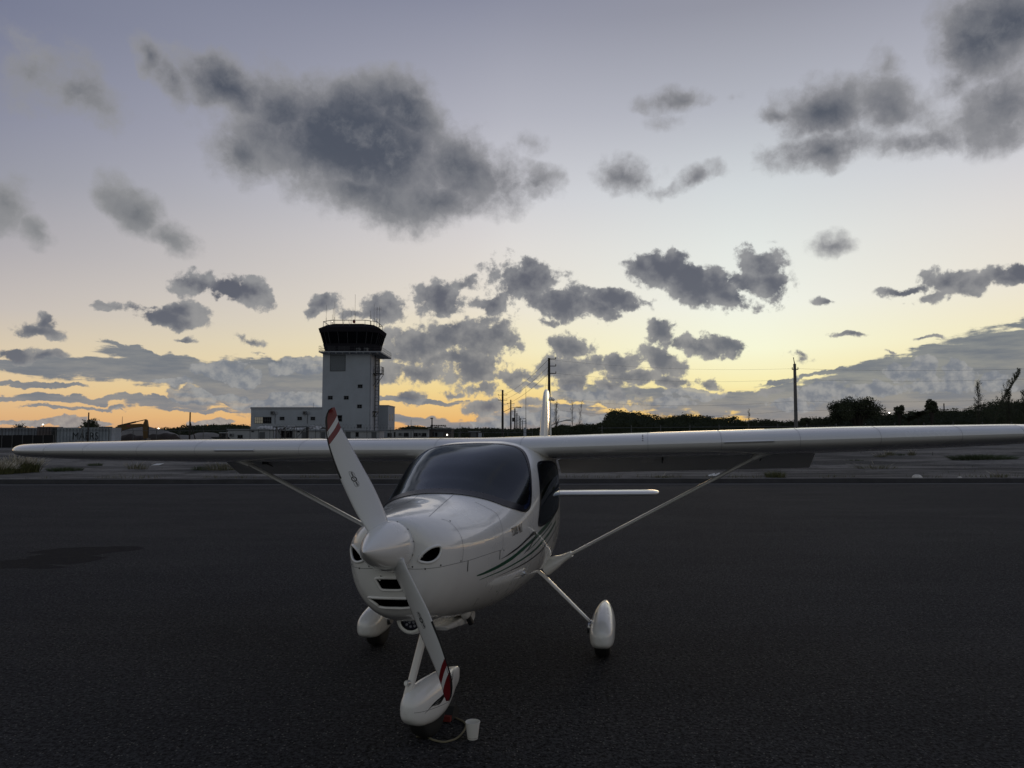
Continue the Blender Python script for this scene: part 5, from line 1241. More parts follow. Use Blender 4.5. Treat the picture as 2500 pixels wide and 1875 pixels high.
mb = MB(); x = X_at(753, D); mb.cyl((x, D + 4, az_), (x, D + 4, az_ + 1.2), .03, n=5); mb.build('roof_mast', GALV, annex)
rel(annex)
# stair block right of the tower
ex0, ey0 = X_at(926, D + 12), D + 12.5; ex1 = X_at(946, ey0); ey1 = ey0 + 11; ez_ = Z_at(991, ey0)
stair = empty('stair_block', ((ex0 + ex1) / 2, ey0, 0), 0, label='small flat-roofed white block behind the right side of the control tower', category='building')
mb = MB(); mb.box((tx1 - 4, ey0 + .6, 0), (ex1, ey1, ez_)); mb.build('wall', WALL, stair)
mb = MB(); mb.box((tx1 - 4, ey0 + .5, ez_ + .001), (ex1 + .1, ey1 + .1, ez_ + .22)); mb.build('parapet_cap', TRIM, stair)
for dy in (3.2, 7.2):
    win('window', ey0 + dy, Z_at(1019, ey0 + dy), ex1, .8, 1.5, 1, 2, stair, 'x', 1)
rel(stair)
# single-storey pale blocks in front
D1 = 150.0
def block(name, px0, px1, pytop, D_, depth, wins, m, label, cat='building', extra=None, doors=()):
    x0, x1 = X_at(px0, D_), X_at(px1, D_); zt = Z_at(pytop, D_); r = empty(name, ((x0 + x1) / 2, D_, 0), 0, label=label, category=cat)
    mb = MB(); mb.box((x0, D_, 0), (x1, D_ + depth, zt - .12)); mb.build('wall', m, r)
    mb = MB(); mb.box((x0 - .2, D_ - .25, zt - .118), (x1 + .2, D_ + depth + .2, zt)); mb.build('roof', TRIM, r)
    for px, py, w, h, c_, r_ in wins: win('window', X_at(px, D_), Z_at(py, D_), D_, w, h, c_, r_, r)
    for px, w in doors:
        x = X_at(px, D_); q = MB(); q.box((x - w / 2, D_ - .03, .05), (x + w / 2, D_, 2.15)); q.build('door', FRAME, r)
    if extra: extra(r, x0, x1, zt)
    rel(r); return r
def ac_box(r, px, py, D_):
    x, z = X_at(px, D_), Z_at(py, D_); mb = MB(); mb.box((x - .38, D_ - .34, z - .28), (x + .38, D_ - .02, z + .28)); o = mb.build('aircon_unit', ACM, r); q = MB(); q.cyl((x - .08, D_ - .341, z), (x - .08, D_ - .36, z), .22, n=18); q.build('fan_grille', STEEL, o)
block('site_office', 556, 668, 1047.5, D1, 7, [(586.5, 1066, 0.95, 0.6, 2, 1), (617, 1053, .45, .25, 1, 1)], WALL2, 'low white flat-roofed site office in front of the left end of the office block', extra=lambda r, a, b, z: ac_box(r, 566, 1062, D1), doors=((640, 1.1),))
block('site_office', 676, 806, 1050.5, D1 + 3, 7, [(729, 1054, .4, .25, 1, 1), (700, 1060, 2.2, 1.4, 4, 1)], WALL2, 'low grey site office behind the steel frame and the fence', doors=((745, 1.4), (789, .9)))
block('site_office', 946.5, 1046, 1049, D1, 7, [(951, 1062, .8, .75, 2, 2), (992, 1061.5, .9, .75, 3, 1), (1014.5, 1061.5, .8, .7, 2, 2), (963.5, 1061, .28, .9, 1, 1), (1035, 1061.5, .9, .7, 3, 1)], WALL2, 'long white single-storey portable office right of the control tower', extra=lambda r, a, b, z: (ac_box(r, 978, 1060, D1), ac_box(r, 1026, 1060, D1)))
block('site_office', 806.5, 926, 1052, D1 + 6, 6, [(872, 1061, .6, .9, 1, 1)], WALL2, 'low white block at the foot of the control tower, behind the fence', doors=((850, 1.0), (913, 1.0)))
# dark sheds beyond with a lit lamp
DSH = mat('dark_shed_wall', raw=(0.045, 0.042, 0.045), rough=0.9, vary_=0.25, vscale=0.8)
D2 = 140.0
def lampx(r, x0, x1, zt):
    x, z = X_at(1092, D2), Z_at(1060, D2); mb = MB(); mb.box((x - .12, D2 - .2, z - .08), (x + .12, D2, z + .12)); o = mb.build('bulkhead_lamp', STEEL, r); q = MB(); q.cyl((x, D2 - .18, z - .10), (x, D2 - .34, z - .16), .12, .10, 12); q.build('lit_bulb', LAMP, o)
block('storage_shed', 1048, 1102, 1046, D2, 6, [(1062, 1060, .9, .8, 2, 1)], DSH, 'dark storage shed with one lit lamp right of the portable office', extra=lampx, doors=((1075, 1.1),))
block('storage_shed', 1146, 1168, 1053, D2 + 5, 4, [], DSH, 'small dark shed left of the pale bollard post', doors=((1156, 1.0),))
# pallet racks or pipe stacks on the shed roof line
mb = MB(); zt = Z_at(1038, D2 + 12); xa, xb = X_at(1051, D2 + 12), X_at(1089, D2 + 12); mb.box((xa, D2 + 11, zt - .25), (xb, D2 + 13, zt - .12))
for i in range(9): x = xa + (xb - xa) * (i + .5) / 9; mb.box((x - .05, D2 + 11.2, zt - .119), (x + .05, D2 + 12.8, zt + .05))
for x in (xa + .2, (xa + xb) / 2, xb - .2): mb.cyl((x, D2 + 12, 0), (x, D2 + 12, zt - .25), .08, n=6)
mb.build('canopy_frame', STEEL, label='flat dark canopy on posts behind the dark storage shed', category='canopy')
# steel frame shelter
D3 = 128.0; r = empty('steel_frame', (X_at(712, D3), D3, 0), 0, label='open dark steel frame with diagonal braces standing before the office block', category='steel frame')
x0, x1 = X_at(666, D3), X_at(755, D3); zt = Z_at(1041.5, D3)
mb = MB(); mb.box((x0, D3 - .08, zt - .16), (x1, D3 + .08, zt)); mb.box((x0, D3 + 4, zt - .1), (x1, D3 + 4.15, zt + .05)); mb.build('top_beam', STEEL, r)
for px in (674, 696, 718, 750): x = X_at(px, D3); q = MB(); q.box((x - .07, D3 - .07, 0), (x + .07, D3 + .07, zt - .162)); q.build('post', STEEL, r)
q = MB(); x = X_at(749, D3); q.box((x - .22, D3 + .1, 0), (x + .24, D3 + .3, zt - .17)); q.build('cladding_strip', STEEL, r)
for (pa, pb_) in ((( 676, 1044), (691, 1072)), ((714, 1044), (700, 1058)), ((745, 1046), (722, 1072))):
    q = MB(); a = (X_at(pa[0], D3), D3, Z_at(pa[1], D3)); b = (X_at(pb_[0], D3), D3, Z_at(pb_[1], D3)); q.cyl(a, b, .055, n=6); q.build('brace', STEEL, r)
rel(r)
# sagging translucent roof sheet behind it
TARP = mat('pale_roof_sheet', raw=(0.50, 0.50, 0.48), rough=0.8, vary_=0.12, vscale=1.2)
D4 = 146.0; V = []; n = 48; xa, xb = X_at(645, D4), X_at(796, D4)
for j in range(9):
    for i in range(n + 1):
        x = xa + (xb - xa) * i / n; V.append((x, D4 - 5 + j * .7, Z_at(1047, D4) + .10 * math.sin(i * 2.1) + .38 * math.sin(math.pi * j / 8) + .12 * math.sin(i * .35)))
F = [(j * (n + 1) + i, j * (n + 1) + i + 1, (j + 1) * (n + 1) + i + 1, (j + 1) * (n + 1) + i) for j in range(8) for i in range(n)]
r = empty('walkway_cover', ((xa + xb) / 2, D4 - 3, 0), 0, label='pale corrugated walkway roof between the site offices and the office block', category='canopy')
o = mesh('roof_sheet', V, F, TARP, r, smooth=True)
for i in range(6): x = xa + (xb - xa) * (i + .2) / 5.6; q = MB(); q.cyl((x, D4 - 4.6, 0), (x, D4 - 4.6, Z_at(1047, D4) - .1), .05, n=6); q.build('post', STEEL, r)
rel(r)

# ================================================================== containers, excavator, heaps on the left
def box_container(name, px0, px1, pytop, D_, col, label, group, zbase=0.0, depth=2.44, text=None, hh=2.59):
    x0, x1 = X_at(px0, D_), X_at(px1, D_); zt = Z_at(pytop, D_); zb = zt - hh; m = mat('container_steel', raw=col, rough=0.75, vary_=0.3, vscale=0.7)
    r = empty(name, ((x0 + x1) / 2, D_, zb), 0, label=label, category='shipping container', group=group)
    V = []; nr = max(int((x1 - x0) / .40), 3); pts = []
    for i in range(nr):
        a = x0 + .1 + (x1 - x0 - .2) * i / nr; w = (x1 - x0 - .2) / nr; pts += [(a, .045), (a + w * .40, .045), (a + w * .5, .15), (a + w * .90, .15)]
    pts.append((x1 - .1, .045))
    for x, d in pts: V += [(x, D_ + d, zb + .14), (x, D_ + d, zt - .12)]
    F = [(2 * i, 2 * i + 2, 2 * i + 3, 2 * i + 1) for i in range(len(pts) - 1)]
    b0 = len(V); V += [(x0, D_ + depth, zb), (x1, D_ + depth, zb), (x1, D_ + depth, zt), (x0, D_ + depth, zt), (x0, D_ + .05, zb), (x0, D_ + .05, zt), (x1, D_ + .05, zb), (x1, D_ + .05, zt)]
    F += [(b0, b0 + 1, b0 + 2, b0 + 3), (b0, b0 + 3, b0 + 5, b0 + 4), (b0 + 1, b0 + 6, b0 + 7, b0 + 2), (b0 + 3, b0 + 2, b0 + 7, b0 + 5)]
    mesh('corrugated_shell', V, F, m, r)
    fr = MB(); fr.box((x0, D_, zt - .12), (x1, D_ + .12, zt + .01)); fr.box((x0, D_, zb), (x1, D_ + .12, zb + .14)); fr.box((x0, D_ + .003, zb + .14), (x0 + .1, D_ + .12, zt - .12)); fr.box((x1 - .1, D_ + .003, zb + .14), (x1, D_ + .12, zt - .12)); fr.build('corner_frame', m, r)
    if text:
        for s_, xl, h, zz, shear in text:
            Vt_, Ft_ = text_mesh(s_, h); mesh('lettering', [(xl + v.x * .84, D_ + .035, zz + v.y) for v in Vt_], Ft_, mat('container_lettering', raw=(0.012, 0.016, 0.022), rough=0.7), r)
    rel(r)
CG = 'shipping containers behind the perimeter fence'
DC = 92.0
box_container('shipping_container', 139, 270.5, 1044.2, DC, (0.30, 0.34, 0.38), 'pale blue-grey container lettered MAERS, nearest the excavator', CG, text=[('MAERS', X_at(176, DC), 1.25, Z_at(1073, DC), 0)])
box_container('shipping_container', 125.5, 138.2, 1044.0, DC + .3, (0.06, 0.065, 0.07), 'narrow dark container end between the lettered container and the rusty one', CG)
box_container('shipping_container', 90, 124.8, 1042.0, DC + .8, (0.12, 0.10, 0.10), 'dark brownish container just left of the lettered one, slightly taller', CG)
box_container('shipping_container', -90, 89, 1044.5, DC + 2, (0.20, 0.22, 0.25), 'long grey-blue container at the far left behind the dark hoarding', CG)
DARKC = mat('dark_hoarding', raw=(0.010, 0.010, 0.012), rough=0.9)
r = empty('hoarding_wall', (X_at(30, 84), 84, 0), 0, label='low black hoarding in front of the containers at the far left', category='hoarding')
xa, xb = X_at(-120, 84), X_at(132, 84); zt = Z_at(1062, 84); nn_ = 10
for i in range(nn_): x = xa + (xb - xa) * i / nn_; q = MB(); q.box((x + .02, 84, 0.1), (x + (xb - xa) / nn_ - .02, 84.05, zt - .01 * (i % 3))); q.build('panel', DARKC, r)
for i in range(nn_ + 1): x = xa + (xb - xa) * i / nn_; q = MB(); q.cyl((x, 83.93, 0), (x, 83.93, zt), .035, n=6); q.build('post', GALV, r)
rel(r)
# excavator
YEL = mat('excavator_yellow', raw=(0.115, 0.066, 0.016), rough=0.6, vary_=0.3, vscale=1.5); DX = 104.0
ex = empty('excavator', (X_at(262, DX), DX, 0), 0, label='yellow excavator with folded boom raised beside the sand heaps', category='excavator')
def P_(px, py, y=DX): return (X_at(px, y), Z_at(py, y))
boom = [P_(268, 1076), P_(284, 1042), P_(303, 1036), P_(345, 1034.5), P_(351, 1037), P_(349, 1041.5), P_(318, 1046), P_(296, 1052), P_(287, 1072)]
q = MB(); q.prism([(x, z) for x, z in boom], 1, -.22, .22); q.V = [(v[0], v[1] + DX, v[2]) for v in q.V]; q.build('boom', YEL, ex)
stick = [P_(355, 1023.5), P_(359, 1026), P_(361.5, 1040), P_(361, 1072), P_(352, 1073), P_(349, 1042), P_(350.5, 1034)]
q = MB(); q.prism(stick, 1, -.18, .18); q.V = [(v[0], v[1] + DX, v[2]) for v in q.V]; q.build('stick', YEL, ex)
def c3(px, py, dy=0): x, z = P_(px, py); return (x, DX + dy, z)
q = MB(); q.cyl(c3(287, 1040), c3(331, 1030), .11, n=8); q.cyl(c3(331, 1030), c3(355, 1024.5), .06, n=8); q.build('hydraulic_ram', STEEL, ex)
q = MB(); q.cyl(c3(362.5, 1041), c3(362.5, 1068), .06, n=8); q.build('hydraulic_ram', STEEL, ex)
bk = [P_(350, 1072), P_(363, 1070), P_(367, 1084), P_(356, 1092), P_(347, 1084)]
q = MB(); q.prism(bk, 1, -.6, .6); q.V = [(v[0], v[1] + DX, v[2]) for v in q.V]; q.build('bucket', STEEL, ex)
xb_ = X_at(250, DX); q = MB(); q.box((xb_ - 1.9, DX - 1.3, 1.0), (xb_ + 1.6, DX + 1.3, 2.1)); q.build('engine_body', YEL, ex); q = MB(); q.box((xb_ + .2, DX - 1.3, 2.101), (xb_ + 1.5, DX - .3, 2.8)); q.build('driver_cab', STEEL, ex)
for sg in (-1, 1):
    q = MB(); q.box((xb_ - 2, DX + sg * 1.2 - .3, .25), (xb_ + 2, DX + sg * 1.2 + .3, .99)); o = q.build('track', RUBBER, ex); bv = o.modifiers.new('bevel', 'BEVEL'); bv.width = .3; bv.segments = 4
q = MB(); q.box((X_at(311, DX), DX - .235, Z_at(1041.8, DX)), (X_at(314, DX), DX - .221, Z_at(1038, DX))); q.box((X_at(315, DX), DX - .235, Z_at(1041.8, DX)), (X_at(318.5, DX), DX - .221, Z_at(1038, DX))); q.build('boom_marking', REDP, ex)
rel(ex)
SAND = mat('pale_sand', raw=(0.19, 0.18, 0.17), rough=0.95, vary_=0.2, vscale=0.8, bump=0.5, bscale=3); SOIL = mat('dark_soil', raw=(0.035, 0.026, 0.022), rough=0.95, vary_=0.3, vscale=0.8, bump=0.6, bscale=3)
def heap(name, prof, D_, dep, m, label, seed, cat='heap', grp=None):
    n = len(prof); xs_ = [X_at(p[0], D_) for p in prof]; zs = [Z_at(p[1], D_) for p in prof]; X0, X1 = xs_[0], xs_[-1]; nx_ = 70; ny = 22; V = []
    for j in range(ny + 1):
        v = j / ny; k = math.sin(math.pi * v) ** 0.8
        for i in range(nx_ + 1):
            x = X0 + (X1 - X0) * i / nx_; z = float(np.interp(x, xs_, zs)); e = min(1, min(i, nx_ - i) / 5)
            V.append((x, D_ - dep / 2 + dep * v, max(z * k + 0.12 * noise.noise(Vector((x * .9, v * 6, seed))) * k, -0.1) if 0 < j < ny else -0.1))
    F = [(j * (nx_ + 1) + i, j * (nx_ + 1) + i + 1, (j + 1) * (nx_ + 1) + i + 1, (j + 1) * (nx_ + 1) + i) for j in range(ny) for i in range(nx_)]
    return mesh(name, V, F, m, smooth=True, label=label, category=cat)
heap('sand_heap', [(270, 1075), (282, 1060), (300, 1052), (320, 1045), (345, 1040), (360, 1041), (375, 1045), (390, 1048), (405, 1052), (420, 1056), (430, 1062), (436, 1072), (440, 1085)], 118, 9, SAND, 'large pale sand heap behind the excavator boom', 1)
heap('soil_heap', [(276, 1076), (283, 1065), (295, 1067), (306, 1062), (320, 1058.5), (332, 1064), (345, 1063), (352, 1072)], 110, 5, SOIL, 'dark soil heap under the excavator boom', 2)
heap('soil_heap', [(355, 1074), (363, 1063), (375, 1059.5), (390, 1059.5), (402, 1057.5), (415, 1059), (428, 1060), (433, 1068), (435, 1080)], 110, 5, SOIL, 'dark flat-topped soil heap right of the excavator stick', 3)
heap('sand_heap', [(432, 1080), (436, 1062), (450, 1063), (470, 1062), (490, 1056), (505, 1055.5), (518, 1056), (530, 1058), (540, 1064), (556, 1075)], 124, 8, SAND, 'lower sand heap near the tractor and the leaning-strut pole', 4)
# tractor
TR = 122.0; tr = empty('tractor', (X_at(545, TR), TR, 0), 0, label='small dark tractor with a flat cab roof parked left of the site office', category='tractor')
x0 = X_at(538, TR); x1 = X_at(554, TR); q = MB(); q.box((x0, TR - .6, Z_at(1057.5, TR)), (x1, TR + .6, Z_at(1055.5, TR))); q.build('cab_roof', WALL2, tr)
for px in (538.5, 545, 549, 553.5): q = MB(); x = X_at(px, TR); q.box((x - .05, TR - .5, 1.0), (x + .05, TR + .5, Z_at(1057.6, TR))); q.build('cab_post', STEEL, tr)
q = MB(); q.box((X_at(518, TR), TR - .4, .7), (x0, TR + .4, 1.35)); q.build('bonnet', STEEL, tr)
for px, rr2 in ((520, .42), (548, .72)):
    for sg in (-1, 1): q = MB(); x = X_at(px, TR); q.cyl((x, TR + sg * .8, rr2), (x, TR + sg * .5, rr2), rr2, n=24); q.build('wheel', RUBBER, tr)
rel(tr)
# ================================================================== perimeter fence
def fence(D_, px0, px1, pyrail, step, label, razor=None, skip=()):
    x0, x1 = X_at(px0, D_), X_at(px1, D_); zt = Z_at(pyrail, D_); r = empty('perimeter_fence', ((x0 + x1) / 2, D_, 0), 0, label=label, category='fence')
    n_ = round((x1 - x0) / step)
    for i in range(n_ + 1):
        x = x0 + (x1 - x0) * i / n_; q = MB(); q.cyl((x, D_, 0), (x, D_, zt), .045, n=6); q.cyl((x, D_, zt), (x, D_ - .25, zt + .42), .03, n=5); q.build('post', GALV, r)
    q = MB(); q.cyl((x0, D_, zt), (x1, D_, zt), .03, n=6); q.build('top_rail', GALV, r)
    # barbed strands, one part each
    for k in (.12, .27, .41):
        q = MB(); q.cyl((x0, D_ - .25 * k / .42, zt + k), (x1, D_ - .25 * k / .42, zt + k), .008, n=4); q.build('barbed_wire', GALV, r)
    # chain-link mesh: crossing diagonal wires
    q = MB(); s_ = .45; m_ = int((x1 - x0 + zt) / s_); V = []; F = []
    for i in range(m_):
        for sg in (1, -1):
            a = x0 + i * s_ - (zt if sg > 0 else 0); b = a + zt * (1 if sg > 0 else -1) if sg > 0 else a - zt
            xa_, za_, xb2, zb_ = (a, 0, a + zt, zt) if sg > 0 else (a + zt, 0, a, zt)
            if min(xa_, xb2) < x0 or max(xa_, xb2) > x1: continue
            b0 = len(V); w = .004; V += [(xa_ - w, D_, za_), (xa_ + w, D_, za_), (xb2 + w, D_, zb_), (xb2 - w, D_, zb_)]; F.append((b0, b0 + 1, b0 + 2, b0 + 3))
    mesh('chain_link', V, F, GALV, r, kind='stuff')
    if razor:
        for pa, pb_ in razor:
            xa_, xb2 = X_at(pa, D_), X_at(pb_, D_); turns = (xb2 - xa_) / .42; N_ = int(turns * 14); pts = [(xa_ + (xb2 - xa_) * i / N_, D_ + .28 * math.sin(i / 14 * 6.283), zt + .52 + .30 * math.cos(i / 14 * 6.283)) for i in range(N_ + 1)]
            q = MB(); q.tube(pts, .011, 3); q.build('razor_wire', GALV, r)
    rel(r); return r
fence(100, 268, 1010, 1051.5, 3.02, 'chain-link fence with coiled razor wire in front of the control tower buildings', razor=((640, 950),))
fence(118, 1060, 1300, 1056, 3.4, 'chain-link fence with razor wire in the middle distance behind the cabin roof', razor=((1066, 1292),))
fence(88, -60, 266, 1052, 3.1, 'chain-link perimeter fence running in front of the shipping containers')
DR = 122.0; r = empty('post_and_rail_fence', (X_at(1900, DR), DR, 0), 0, label='low dark post-and-rail fence at the foot of the right-hand bushes', category='fence')
for i in range(15):
    px = 1470 + i * 71.5; x = X_at(px, DR); q = MB(); zt = Z_at(1043 - (px - 1470) * 0.009, DR); q.box((x - .06, DR - .06, 0), (x + .06, DR + .06, zt + .25)); q.build('post', GALV, r)
q = MB(); q.cyl((X_at(1460, DR), DR, Z_at(1045, DR)), (X_at(2560, DR), DR, Z_at(1036, DR)), .045, n=6); q.build('rail', GALV, r); rel(r)
# ================================================================== poles, wires and lamps
WOODP = mat('dark_pole', raw=(0.035, 0.030, 0.028), rough=0.9, vary_=0.2, vscale=2); CONCP = mat('concrete_pole', raw=(0.13, 0.13, 0.13), rough=0.9, vary_=0.15, vscale=2)
INS = mat('insulator', raw=(0.16, 0.15, 0.14), rough=0.4)
def pole(px, pytop, D_, r0, label, arms=(), m=WOODP, name='utility_pole', cat='utility pole', group=None, extras=None):
    x = X_at(px, D_); zt = Z_at(pytop, D_); r = empty(name, (x, D_, 0), 0, label=label, category=cat)
    if group: r['group'] = group
    q = MB(); q.cyl((x, D_, 0), (x, D_, zt), r0 * 1.15, r0 * .8, 10); q.build('pole', m, r)
    for z_off, w0, w1 in arms:
        q = MB(); q.cyl((x + w0, D_ - .12, zt - z_off), (x + w1, D_ - .12, zt - z_off), .05, n=6); o = q.build('crossarm', m, r)
        for k in (w0, w1):
            if abs(k) > .2: s_ = MB(); s_.cyl((x + k, D_ - .12, zt - z_off), (x + k, D_ - .12, zt - z_off + .28), .07, .04, 8); s_.build('insulator', INS, o)
    if extras: extras(r, x, D_, zt)
    rel(r); return Vector((x, D_, zt))
def street_arm(r, x, y, zt):
    z = zt - 8.8; q = MB(); q.tube([(x, y, z), (x + .8, y, z + .5), (x + 2.2, y, z + .85)], .05, 6); o = q.build('lamp_arm', GALV, r); q = MB(); q.box((x + 2.1, y - .14, z + .78), (x + 2.75, y + .14, z + .92)); q.build('lamp_head', GALV, o)
PG = 'dark utility poles receding in a row behind the aeroplane'
pA_ = pole(1341, 873.5, 98, .19, 'tallest dark utility pole, rising directly above the tail fin', ((.15, -.1, .85), (1.05, -.1, .85), (2.0, -.1, .85)), extras=street_arm)
def transf(r, x, y, zt): q = MB(); q.cyl((x + .75, y, zt - 6.6), (x + .75, y, zt - 5.4), .38, n=12); q.build('transformer', STEEL, r)
def arm2(r, x, y, zt): q = MB(); q.tube([(x, y, zt - 5.2), (x + 2, y, zt - 4.2), (x + 3.4, y, zt - 4.0)], .06, 6); o = q.build('lamp_arm', GALV, r); q = MB(); q.box((x + 3.2, y - .2, zt - 4.1), (x + 4.3, y + .2, zt - 3.9)); q.build('lamp_head', GALV, o)
pts_p = [pole(1227, 952, 178, .26, 'nearest and tallest pole of the receding row right of the tower', ((1.2, -1, 1), (2.4, -1, 1)), group=PG, extras=arm2)]
for px, py, D_, lb in ((1247, 976, 232, 'second pole of the receding row, carrying a round transformer'), (1257, 997, 300, 'third pole of the receding row right of the tower'), (1262, 1008, 360, 'fourth pole of the receding row right of the tower'), (1267.5, 1015.5, 430, 'fifth pole of the receding row, thin and short'), (1271, 1020.5, 500, 'sixth pole of the receding row, very short in the distance'), (1275.5, 1025.5, 590, 'farthest pole of the receding row, barely above the bushes')):
    pts_p.append(pole(px, py, D_, .24 if D_ < 250 else .30, lb, ((1.2, -1, 1),), group=PG, extras=transf if px == 1247 else (arm2 if D_ < 450 else None)))
def cap(r, x, y, zt): q = MB(); q.cyl((x, y, zt), (x - .08, y, zt + .45), .07, .05, 8); q.cyl((x - .08, y, zt + .45), (x - .13, y, zt + .8), .04, .06, 8); q.build('pole_cap', INS, r)
pB_ = pole(1944, 888, 94, .21, 'grey concrete pole standing alone behind the right wing', ((.7, -.35, .35),), m=CONCP, extras=cap)
pole(215, 1007, 89, .085, 'thin brown pole beside the spiky tree behind the containers', m=WOODP)
def brace(r, x, y, zt): q = MB(); q.cyl((x, y, zt - 1.1), (x + 1.05, y, .1), .07, n=6); q.build('brace', WOODP, r)
pole(463, 1006.5, 95, .10, 'thin brown pole with a leaning side strut right of the sand heap', m=WOODP, extras=brace)
pole(2307, 985, 140, .12, 'short leaning dark post among the right-hand bushes', m=WOODP)
pole(1054.5, 1021.5, 138, .13, 'short post with a lamp head above the dark storage shed', m=WOODP, extras=lambda r, x, y, zt: MB().box((x - .28, y - .15, zt - .1), (x + .2, y + .15, zt + .12)).build('lamp_head', LAMP if False else INS, r))
def mast(px, pytop, D_, r0, label, m=GALV, lit=False):
    x = X_at(px, D_); zt = Z_at(pytop, D_); r = empty('antenna_mast', (x, D_, 0), 0, label=label, category='mast'); q = MB(); q.cyl((x, D_, 0), (x, D_, zt * .45), r0 * 2, r0 * 1.6, 8); q.cyl((x, D_, zt * .45), (x, D_, zt), r0, r0 * .6, 6); q.build('mast', m, r)
    if lit: q = MB(); q.cyl((x, D_, zt), (x, D_, zt + .2), .1, n=8); q.build('lit_bulb', LAMP, r)
    rel(r)
mast(1284, 949, 130, .045, 'slender whip antenna mast left of the tail fin'); mast(1003.5, 1025, 150, .05, 'short thin mast above the portable office roof'); mast(840, 1028, 120, .05, 'thin pale mast in front of the tower behind the propeller tip', m=WALL); mast(297.5, 1017, 240, .10, 'tiny lattice-like mast far behind the excavator boom'); mast(1123, 1033, 200, .06, 'tiny thin mast above the far treeline, right of the storage sheds')
# pale bollard and small lit lamps
q = MB(); x = X_at(1172, 120); q.cyl((x, 120, 0), (x, 120, Z_at(1057, 120)), .26, n=14); smooth_angle(q.build('pale_post', WALL, label='short thick pale post in front of the dark treeline', category='post'))
q = MB(); x = X_at(1281.5, 126); q.box((x - .22, 126, 0), (x + .22, 126.4, Z_at(1044, 126))); q.build('pale_pillar', WALL, label='narrow pale pillar at the foot of the whip antenna mast', category='pillar')
def flood(px, py, D_, label, base=0):
    x, z = X_at(px, D_), Z_at(py, D_); r = empty('floodlight', (x, D_, base), 0, label=label, category='lamp'); q = MB(); q.cyl((x, D_, base), (x, D_, z), .05, n=6); q.build('pole', GALV, r); q = MB(); q.cyl((x, D_ - .02, z), (x, D_ - .2, z), .055 * D_ / 100, n=12); q.build('lit_bulb', LAMP, r); rel(r)
flood(105.5, 1036.5, 96, 'lit lamp shining above the containers'); flood(387.5, 1046, 121, 'lit lamp above the right shoulder of the sand heap'); flood(2172, 1008, 140, 'bright lamp among the bushes on the right')
# wires
def wire(a, b, sag, r, label, n=26):
    a, b = Vector(a), Vector(b); pts = [a.lerp(b, i / n) - Vector((0, 0, sag * 4 * (i / n) * (1 - i / n))) for i in range(n + 1)]
    q = MB(); q.tube(pts, r, 4); q.build('overhead_wire', STEEL, label=label, category='wire')
far = Vector((X_at(2900, 84), 84, 0))
for k, (dz1, pyR, nm) in enumerate(((.25, 880, 'uppermost'), (1.9, 905, 'second'), (5.2, 950, 'third'), (6.6, 965, 'lowest'))):
    wire(pA_ + Vector((.2, -.12, -dz1)), pB_ + Vector((0, -.2, -dz1 * .8 - .4)), .55 + .1 * k, .010, nm + ' overhead wire between the tall dark pole and the concrete pole')
    wire(pB_ + Vector((0, -.2, -dz1 * .8 - .4)), (X_at(2900, 84), 84, Z_at(pyR, 84)), .6, .012, nm + ' overhead wire from the concrete pole out of the right side')
for k, nm in enumerate(('upper', 'middle', 'lower')):
    wire(pA_ + Vector((-.1, 0, -.2 - .9 * k)), pts_p[0] + Vector((.2, 0, -1.0 - 1.2 * k)), .7, .022, nm + ' wire running from the tall dark pole down to the receding row')
for i in range(3): wire(pts_p[i] + Vector((-1, 0, -1.2)), pts_p[i + 1] + Vector((-1, 0, -1.2)), .8, .03, ('first', 'second', 'third')[i] + ' span of wire along the receding pole row')
wire(pA_ + Vector((0, 0, -.4)), (X_at(1310, 92), 92, 0), 0, .014, 'stay wire slanting down from the tall dark pole')

# ================================================================== trees and bushes
LEAF = mat('dark_foliage', raw=(0.030, 0.040, 0.016), rough=0.8); LEAF2 = mat('grey_green_foliage', raw=(0.055, 0.065, 0.035), rough=0.8); BARK = mat('bark', raw=(0.04, 0.034, 0.03), rough=0.95)
def leaf_quads(pts, size, flat=0.0):
    V = []; F = []
    for p in pts:
        a, b = rnd.uniform(0, 6.283), rnd.uniform(-1, 1); s_ = size * rnd.uniform(.5, 1.3)
        u = Vector((math.cos(a), math.sin(a) * .6, b * .8)).normalized() * s_; w = Vector((-math.sin(a) * .4, rnd.uniform(-.5, .5), 1 - flat)).normalized() * s_ * rnd.uniform(.35, .8)
        b0 = len(V); V += [p - u, p + w * .6, p + u, p - w]; F.append((b0, b0 + 1, b0 + 2, b0 + 3))
    return V, F
def treeline(prof, D_, dep, dens, m, label, size=.16, seed=0):
    """a wood that reads as one mass: leaf-sized faces under an uneven top line, with a dark understorey"""
    xs_ = [p[0] for p in prof]; pts = []; W_ = (X_at(xs_[-1], D_) - X_at(xs_[0], D_)); N_ = int(W_ * dens)
    for i in range(N_):
        px = rnd.uniform(xs_[0], xs_[-1]); dd = D_ + rnd.uniform(0, dep); zt = Z_at(float(np.interp(px, xs_, [p[1] for p in prof])), D_)
        x = X_at(px, D_); zt += .55 * noise.noise(Vector((x * .35, seed, dd * .12))) + .35 * noise.noise(Vector((x * 1.3, seed + 3, dd * .3))) - .25
        f = 1 - rnd.random() ** 2.0 * 1.0
        if rnd.random() < .04: f = 1 + rnd.random() * .08
        pts.append(Vector((x, dd, zt * f)))
    V, F = leaf_quads(pts, size); o = mesh('tree_line', V, F, m, label=label, category='bushes', kind='stuff')
    return o
